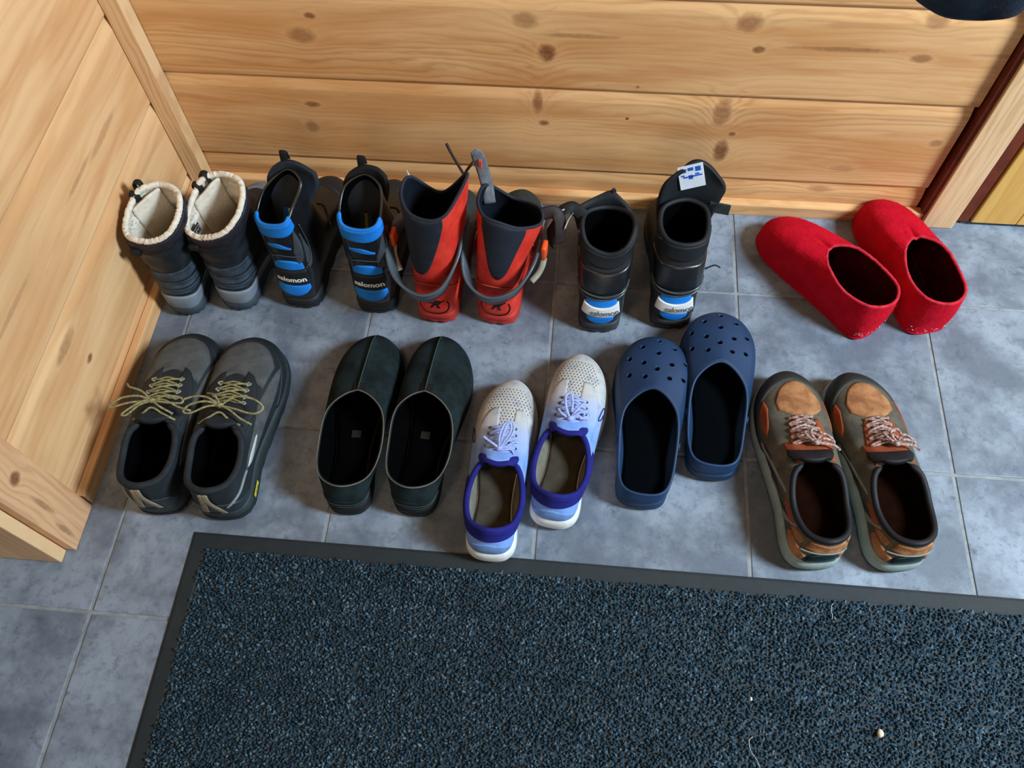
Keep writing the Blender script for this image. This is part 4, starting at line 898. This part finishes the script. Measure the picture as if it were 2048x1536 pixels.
def ski_red(x, y, hd, foot, label, rim, variant, L=.262):
    t = thing('ski_boot', label, 'boot', group='red ski boots with hinged cuffs', **at_shoe(x, y, hd)); d = 1 if foot == 'R' else -1
    mr = mat('ski_red', (206, 58, 44), .5, .15, 40, 700, .25, col2=(188, 44, 34)); nv = M_navy(); cf = mat('cuff_grey', (70, 82, 92), .38, .15, 30, 400, .15, coat=.3); mb = M_skb()
    S, O2, no = base_boot(t, L, foot, ANK, rim, mr, mat('lining_navy', (20, 25, 34), .95, .2, spec=.05))
    gu = (-.27, .105) if variant == 0 else (-.13, .15)
    S.panel('heel_gaiter', *gu, [.96, .80, .66, .62, .66, .80, .96], [1.0]*7, nv, t, .0018)
    rim_tube(S, .0026, nv, t, 'collar_edge', -.0018)
    S.panel('toe_cover', .30, .70, [.02]*5, [.40, .52, .55, .52, .40], mat('toe_cover', (40, 50, 50), .6, .25, 40, 700, .3), t, .0026)
    S.seam('piping', [(.285+.07, .55), (.300, .34), (.36, .12), (.42, .06), (.5, .05)] if True else [], .0013, mat('piping_white', (190, 196, 196), .5), t, .0034)
    S.seam('ankle_seam', [(-.16, .50), (-.08, .545), (0, .56), (.08, .545), (.16, .50)], .0010, mat('thread_orange', (206, 96, 44), .7), t, .0012)
    # hinged plastic cuff swung round behind the heel
    if variant == 0: path = [(-.058, .125, .124), (-.070, .085, .138), (-.070, .040, .128), (-.050, .000, .110), (-.012, -.020, .102), (.020, -.008, .110), (.037, .030, .132), (.040, .075, .152), (.040, .110, .156)]
    else: path = [(-.048, .125, .128), (-.053, .085, .140), (-.052, .038, .126), (-.038, .000, .106), (-.004, -.018, .098), (.034, -.004, .108), (.054, .034, .126), (.056, .080, .134), (.050, .115, .142)]
    cuff_band(t, path, cf)
    # buckle with orange lever
    s = -1 if variant == 0 else 1; p = np.array([s*.068 if s < 0 else .070, .062, .122])
    V, F = box(-.004, .004, -.010, .010, -.006, .022, .0025); link('buckle_lever', [p+np.array(v)+np.array([0, 0, .012]) for v in V], F, mat('buckle_orange', (226, 88, 36), .4, .1, coat=.3), t)
    tube([p+np.array((0, -.004, .006)), p+np.array((-s*.001, -.014, -.002)), p+np.array((-s*.006, -.024, -.012)), p+np.array((-s*.014, -.036, -.018))], .0052, mat('buckle_metal', (150, 146, 132), .3, .3, coat=.3), 'buckle_strap', t, 8, flat=.4, samples=20)
    # heel emblem: a ring with a slanted letter in it
    ink = mat('ink_black', (22, 14, 14), .6); uw = .70
    su = np.linalg.norm(S.P(.001, .2)-S.P(-.001, .2))/.002; st = np.linalg.norm(S.P(0, .25)-S.P(0, .15))/.1
    ringp = [(.024*math.cos(a)/su, .215+.020*math.sin(a)/st) for a in np.linspace(-PI*1.12, PI*.12, 22)]
    S.seam('emblem_ring', ringp, .0011, ink, t, .0006, samples=44)
    S.text('emblem_letter', 'R', .002, .235, .024, ink, t, .0012, italic=.45, bold=.0002, squash=1.15)
    S.seam('emblem_stroke', [(-.018/su, .30), (-.006/su, .275), (.008/su, .28), (.018/su, .32)], .0011, ink, t, .0008)
    # cuff straps standing up from the opening
    if variant == 0:
        P = S.P(.40, 1, 0); Q = S.P(.62, 1., 0)
        wb = mat('strap_dark', (44, 34, 34), .6, .2)
        tube([P+np.array((-.012, .012, -.040)), P+np.array((-.004, .012, -.012)), P+np.array((.006, .010, .008)), P+np.array((.012, .006, .020))], .0052, wb, 'velcro_strap', t, 8, flat=.28, samples=26)
        tube([P+np.array((-.004, .020, -.030)), P+np.array((-.016, .024, -.006)), P+np.array((-.026, .028, .014)), P+np.array((-.032, .032, .026))], .0024, wb, 'cord', t, 6, samples=22)
        tube([Q+np.array((.002, 0, -.03)), Q+np.array((-.001, 0, -.004)), Q+np.array((-.004, 0, .012))], [.004, .003, .0008], mat('piping_white', (190, 196, 196)), 'strap_tip', t, 8, flat=.3, samples=14)
    else:
        P = S.P(.64, 1, 0)
        wb = mat('strap_grey', (98, 104, 112), .35, .3, 80, 600, .3, coat=.4)
        sp = [P+np.array((.010, -.012, -.026)), P+np.array((.004, .002, -.004)), P+np.array((-.004, .012, .020)), P+np.array((-.012, .018, .040)), P+np.array((-.017, .016, .050))]
        tube(sp, [.010, .010, .010, .010, .006], wb, 'velcro_strap', t, 10, flat=.18, samples=34, up=(.3, -.9, .35))
        m_ = (sp[2]+sp[3])/2; V, F = box(-.0025, .0025, -.0022, .0022, -.008, .008, .0008); link('strap_print', [m_+np.array(v)+np.array((.001, -.0028, 0)) for v in V], F, mat('print_red', (206, 84, 70), .6), t, False)
        Q = S.P(.30, 1, 0); wk = mat('strap_dark', (44, 34, 34))
        tube([Q+np.array((-.006, .006, .000)), Q+np.array((.012, .012, .002)), Q+np.array((.022, .008, -.006)), Q+np.array((.026, -.002, -.026)), Q+np.array((.026, -.006, -.046))], .010, wk, 'velcro_strap', t, 8, flat=.2, samples=30, up=(.5, -.6, .5))
        tube([Q+np.array((.032, .002, -.020)), Q+np.array((.036, .010, -.008)), Q+np.array((.042, .016, .002))], [.004, .0034, .001], mat('piping_white', (190, 196, 196)), 'strap_tip', t, 8, flat=.3, samples=14)
    tube([S.P(.30, .50, .004), S.P(.28, .56, .012), S.P(.25, .60, .014), S.P(.22, .58, .008)], .0012, mat('wire', (150, 154, 156), .3), 'buckle_wire', t, 6, samples=20)
    ski_sole(t, L, O2, no, mat('ski_outsole_red', (176, 50, 42), .5, .15)); insole(O2, no, L, black_in(), t, z=(.032, .028), inset=.006)
    return t
ski_red(.736, .831, 86., 'L', 'red ski boot with open cuff, its tall red flap folded out on the right',
        [(.004, .030, .228), (.028, .038, .232), (.044, .064, .246), (.054, .100, .262), (.004, .118, .196), (-.038, .104, .238), (-.046, .072, .236), (-.028, .040, .230)], 0)
ski_red(.836, .835, 83., 'R', 'red ski boot with a grey strap standing up, beside the black ski boots',
        [(.010, .034, .222), (.038, .044, .206), (.064, .068, .196), (.056, .096, .200), (.010, .120, .186), (-.030, .108, .220), (-.036, .072, .224), (-.020, .042, .224)], 1)

def ski_white(x, y, hd, foot, label, rim, raised, L=.262):
    t = thing('ski_boot', label, 'boot', group='black ski boots with white heel bands', **at_shoe(x, y, hd)); mb, bl = M_skb(), M_blue(); d = 1 if foot == 'R' else -1
    md = mat('softshell', (34, 40, 44), .6, .3, 50, 900, .5); mw = mat('heel_white', (206, 210, 212), .5, .1, 40, 500, .2)
    S, O2, no = base_boot(t, L, foot, ANK, rim, md, black_in())
    mcb = mat('collar_black', (22, 27, 32), .6, .2, 60, 900, .4, sheen=.12)
    S.panel('collar_pad', -.28, .28, [.95, .90, .865, .855, .865, .90, .95], [.995]*7, mcb, t, .0026); rim_tube(S, .0040, mcb, t, 'collar', -.0026)
    S.panel('cuff_strap', -.30, .30, [.58]*5, [.74, .80, .82, .80, .74], mb, t, .0030); S.seam('strap_edge', [(-.20, .585), (-.10, .57), (0, .565), (.10, .57), (.20, .585)], .0020, mat('ski_gloss', (58, 66, 72)), t, .003)
    S.seam('strap_edge', [(-.20, .535), (-.10, .52), (0, .515), (.10, .52), (.20, .535)], .0016, mat('ski_gloss', (58, 66, 72)), t, .002)
    S.panel('heel_patch', -.085, .085, [.38]*5, [.50]*5, bl, t, .0018)
    S.panel('heel_band', -.095, .095, [.23, .20, .19, .20, .23], [.44, .395, .375, .395, .44], mw, t, .0034)
    S.panel('heel_patch', -.058, .058, [.15, .05, .02, .05, .15], [.19]*5, bl, t, .0022)
    S.text('lettering', 'salomon', .018 if foot == 'L' else .022, .28, .0140, mat('print_grey', (96, 106, 108), .6), t, .0044, bold=.0003, squash=.95)
    S.seam('side_rib', [(.11, .05), (.16, .25), (.20, .45)], .0012, mat('ski_gloss', (58, 66, 72)), t, .002)
    wb = mat('strap_black', (22, 25, 28), .7, .2); f = np.array(rim[4], float)
    if raised:
        # tall tongue thrown back towards the wall, its lining and size label facing the room
        tg = [[f+np.array(v) for v in ((-.040, -.014, -.040), (-.020, .000, -.040), (0, .004, -.040), (.020, .000, -.040), (.040, -.012, -.040))],
              [f+np.array(v) for v in ((-.044, -.010, -.002), (-.022, .006, .004), (.002, .010, .006), (.028, .008, .006), (.052, .000, .002))],
              [f+np.array(v) for v in ((-.038, -.002, .030), (-.018, .012, .036), (.004, .016, .038), (.030, .014, .030), (.056, .006, .018))],
              [f+np.array(v) for v in ((-.014, .008, .052), (-.002, .016, .060), (.010, .018, .062), (.026, .016, .054), (.046, .010, .034))]]
        o, B = sheet('tongue', tg, mcb, t, .007, 24, 20); tag(o, 'raised black tongue')
        cc = on_sheet(B, .46, .66); ex = on_sheet(B, .60, .66)-on_sheet(B, .32, .66); ex /= np.linalg.norm(ex); ey = on_sheet(B, .46, .80)-on_sheet(B, .46, .50); ey -= ex*(ey@ex); ey /= np.linalg.norm(ey); nz = np.cross(ex, ey); nz *= -1 if nz[1] > 0 else 1
        a = math.radians(18); e1 = ex*math.cos(a)+ey*math.sin(a); e2 = -ex*math.sin(a)+ey*math.cos(a)
        g = lambda X, Y, Z: cc+e1*X+e2*Y+nz*(Z+.0075)
        V, F = box(-.019, .019, -.022, .022, -.001, .0004, .0003); link('size_label', [g(*v) for v in V], F, mat('label_white', (206, 214, 226), .7, .1), t, False)
        ink = mat('label_ink', (30, 92, 190), .7)
        ch = []
        for (x0, x1, y0, y1) in [(-.016, -.007, .010, .017), (-.004, .004, .012, .018), (.007, .015, .009, .018), (-.012, .016, -.0005, .0025), (-.004, .002, -.004, .004), (.006, .012, .003, .006), (-.015, -.010, .003, .006)]:
            ch.append(([g(x0, y0, .0008), g(x1, y0, .0008), g(x1, y1, .0008), g(x0, y1, .0008)], [(0, 1, 2, 3)]))
        joined('label_print', ch, ink, t, False); 
        TV, TF = text_vf('EU 42  UK 8', .0050); link('label_lettering', [g(a_, b_-.0095, .0008) for a_, b_, _ in TV], TF, mat('label_ink_grey', (120, 140, 176), .7), t, False) if False else None
        q = f+np.array((.050, -.004, -.014))
        V, F = box(-.014, .018, -.0015, .0015, -.012, .010, .001); link('velcro_patch', [q+np.array((a_, -.002-a_*.2, b_-a_*.05)) for a_, _, b_ in [(v[0], v[1], v[2]) for v in V]] if False else [q+np.array((v[0], v[1]-v[0]*.2, v[2])) for v in V], F, mat('velcro_grey', (56, 66, 70), .95, .3, 200, 900, .8), t, False)
        tube([S.P(.20, .66, .004), S.P(.225, .66, .012)+np.array((.006, 0, 0)), S.P(.24, .64, .018)+np.array((.010, 0, -.006))], .0014, wb, 'cord', t, 6, samples=14)
        S.seam('collar_fold', [(-.26, .93), (-.20, .95), (-.16, .985)], .0022, mat('cuff_grey', (70, 82, 92)), t, .001)
    else:
        tg = [[f+np.array(v) for v in ((-.044, -.020, -.040), (-.020, -.002, -.040), (0, .002, -.040), (.024, -.004, -.040), (.040, -.018, -.040))],
              [f+np.array(v) for v in ((-.052, -.018, -.004), (-.022, .000, .002), (.002, .006, .006), (.024, -.002, .002), (.042, -.018, -.008))],
              [f+np.array(v) for v in ((-.048, -.010, .006), (-.020, .008, .012), (.004, .014, .020), (.020, .006, .010), (.036, -.010, -.004))]]
        sheet('tongue', tg, mcb, t, .006, 20, 14)
        q = np.array(rim[6], float)
        tube([q+np.array(v) for v in ((.004, .020, .000), (-.014, .026, .010), (-.028, .020, .012), (-.040, .008, -.002), (-.046, -.002, -.024), (-.044, -.004, -.046))], .0105, wb, 'velcro_strap', t, 8, flat=.2, samples=40, up=(-.6, -.3, .7))
        tube([q+np.array(v) for v in ((-.026, .018, .016), (-.042, .012, .006), (-.052, .002, -.012))], [.001, .0048, .001], mat('piping_white', (190, 196, 196)), 'strap_edge', t, 8, flat=.4, samples=16)
        tube([f+np.array((.004, .010, .012)), f+np.array((.005, .012, .024)), f+np.array((.008, .014, .020)), f+np.array((.008, .012, .008))], .0022, wb, 'pull_loop', t, 6, samples=14)
        S.seam('collar_fold', [(-.27, .90), (-.24, .95), (-.22, .995)], .0040, mat('cuff_grey', (70, 82, 92)), t, .001)
    ski_sole(t, L, O2, no, mat('ski_outsole_grey', (52, 58, 62), .5, .2)); insole(O2, no, L, black_in(), t, z=(.032, .028), inset=.006)
    return t
ski_white(1.008, .831, 90., 'L', 'black ski boot with a white heel band and a strap hanging off its left side',
          [(.004, .042, .156), (.032, .052, .164), (.044, .084, .176), (.034, .118, .170), (0, .134, .164), (-.034, .118, .168), (-.042, .084, .172), (-.030, .054, .162)], False)
ski_white(1.126, .847, 91., 'R', 'black ski boot with a white heel band and a raised tongue showing its label',
          [(.000, .036, .176), (.028, .046, .176), (.038, .074, .176), (.034, .110, .180), (.004, .126, .182), (-.032, .110, .182), (-.040, .076, .178), (-.028, .046, .176)], True)

# ================================================================== SMALL THINGS
# small pouch standing in for an unidentified shape, only its rounded bottom is in the photograph
hb = thing('unknown_item', 'unidentified dark navy pouch hanging at the top right, only its rounded bottom in view', 'item', (1.1502, 0.4842, .880))  # brought forward so its shadow lands out of view
mitem = mat('item_navy', (40, 66, 92), .8, .3, 30, 900, .5, sheen=.15, col2=(18, 26, 36))
lo = []
for z, r in ((0.0, .005), (.0008, .014), (.003, .022), (.008, .029), (.018, .033), (.045, .036), (.085, .037), (.12, .035), (.14, .028), (.146, .012)):
    lo.append([(r*1.10*math.cos(a)*(1+.02*math.sin(3*a+z*9)), r*.85*math.sin(a)*(1+.03*math.sin(5*a+z*20)), z) for a in np.linspace(0, 2*PI, 49)[:-1]])
V, F = loft(lo); link('body', V, F, mitem, hb)
V, F = loft([[(p[0]*1.02, p[1]*1.02, p[2]+dz_) for p in lo[6]] for dz_ in (-.003, .003)], False, False); link('seam_binding', V, F, mat('binding_dark', (22, 30, 40), .8), hb)
tube([(0, 0, .140), (0, .001, .20), (0, 0, .40), (0, 0, .80)], .0015, mat('webbing_navy', (26, 34, 46), .8), 'cord', hb, 6, samples=20)  # invented cord, tied to nothing above
# crumbs and hairs on the mat
PEB = (1.3932, 0.2444); CRU = (1.2307, 0.2723); HA1 = (1.3465, 0.3975); HA2 = (1.2283, 0.2102)
def rock(name, label, loc, s, m, cat):
    P = []
    for v, r in ((-1, .25), (-.7, .75), (-.1, 1.), (.5, .85), (.9, .45)): P.append([(s[0]*r*math.cos(a)*(1+.14*math.sin(2.3*a+v*3)), s[1]*r*math.sin(a)*(1+.12*math.cos(3.1*a+v)), s[2]*v) for a in np.linspace(0, 2*PI, 11)[:-1]])
    V, F = loft(P); o = fixn(link(name, V, F, m, None)); o.location = loc; return tag(o, label, cat)
rock('pebble', 'small pale beige pebble lying on the doormat near the lower right', PEB+(.0088,), (.0040, .0058, .0036), mat('pebble_beige', (222, 206, 184), .8, .2, 300, 600, .3), 'pebble')
rock('crumb', 'tiny white crumb on the doormat, left of the beige pebble', CRU+(.0078,), (.0016, .0028, .0014), mat('crumb_white', (226, 226, 222), .8), 'crumb')
def hair(label, P):
    o = tube([(a, b, c) for a, b, c in P], .00038, mat('hair_white', (196, 204, 206), .5), 'hair', None, 5, samples=30); return tag(o, label, 'hair')
x, y = HA1; hair('fine white hair curled over the top edge of the doormat', [(x+.006, y+.012, .0045), (x+.001, y+.008, .0085), (x-.001, y, .009), (x, y-.006, .0088), (x-.001, y-.012, .0088)])
x, y = HA2; hair('fine white hair lying on the doormat at the bottom of the view', [(x+.002, y+.016, .0085), (x-.003, y+.010, .009), (x-.001, y-.002, .009), (x+.006, y-.012, .009), (x+.010, y-.022, .0085)])

# ================================================================== sub-parts: small marks hang under the part that carries them
CARRY = {'lettering': ('heel_band', 'sole_badge', 'toe_cap'), 'label_lettering': ('woven_label', 'size_label'), 'label_print': ('size_label',), 'emblem_letter': ('emblem_ring',), 'emblem_stroke': ('emblem_ring',),
         'buckle_lever': ('buckle_strap',), 'strap_print': ('velcro_strap',), 'strap_tip': ('velcro_strap',), 'lace_loop': ('lace_knot',), 'lace_end': ('lace_knot',), 'reflective_stripe': ('side_panel',),
         'toe_panel': (), 'collar_edge': ('heel_gaiter', 'blue_collar'), 'drawcord': ('cuff_band',), 'toggle': ('cuff_band',), 'zip_puller': ('tongue_lining',), 'binding_block': ('outsole',), 'seam_binding': ('body',), 'strap_edge': ('cuff_strap',), 'stitching': ('heel_counter', 'ankle_brace')}
base = lambda o: o.name.split('.')[0]
for root in [o for o in bpy.data.objects if o.parent is None and o.type == 'EMPTY']:
    kids = [k for k in root.children if k.type == 'MESH']
    for k in kids:
        for w in CARRY.get(base(k), ()):
            h = [p for p in kids if base(p) == w]
            if h: k.parent = h[0]; break
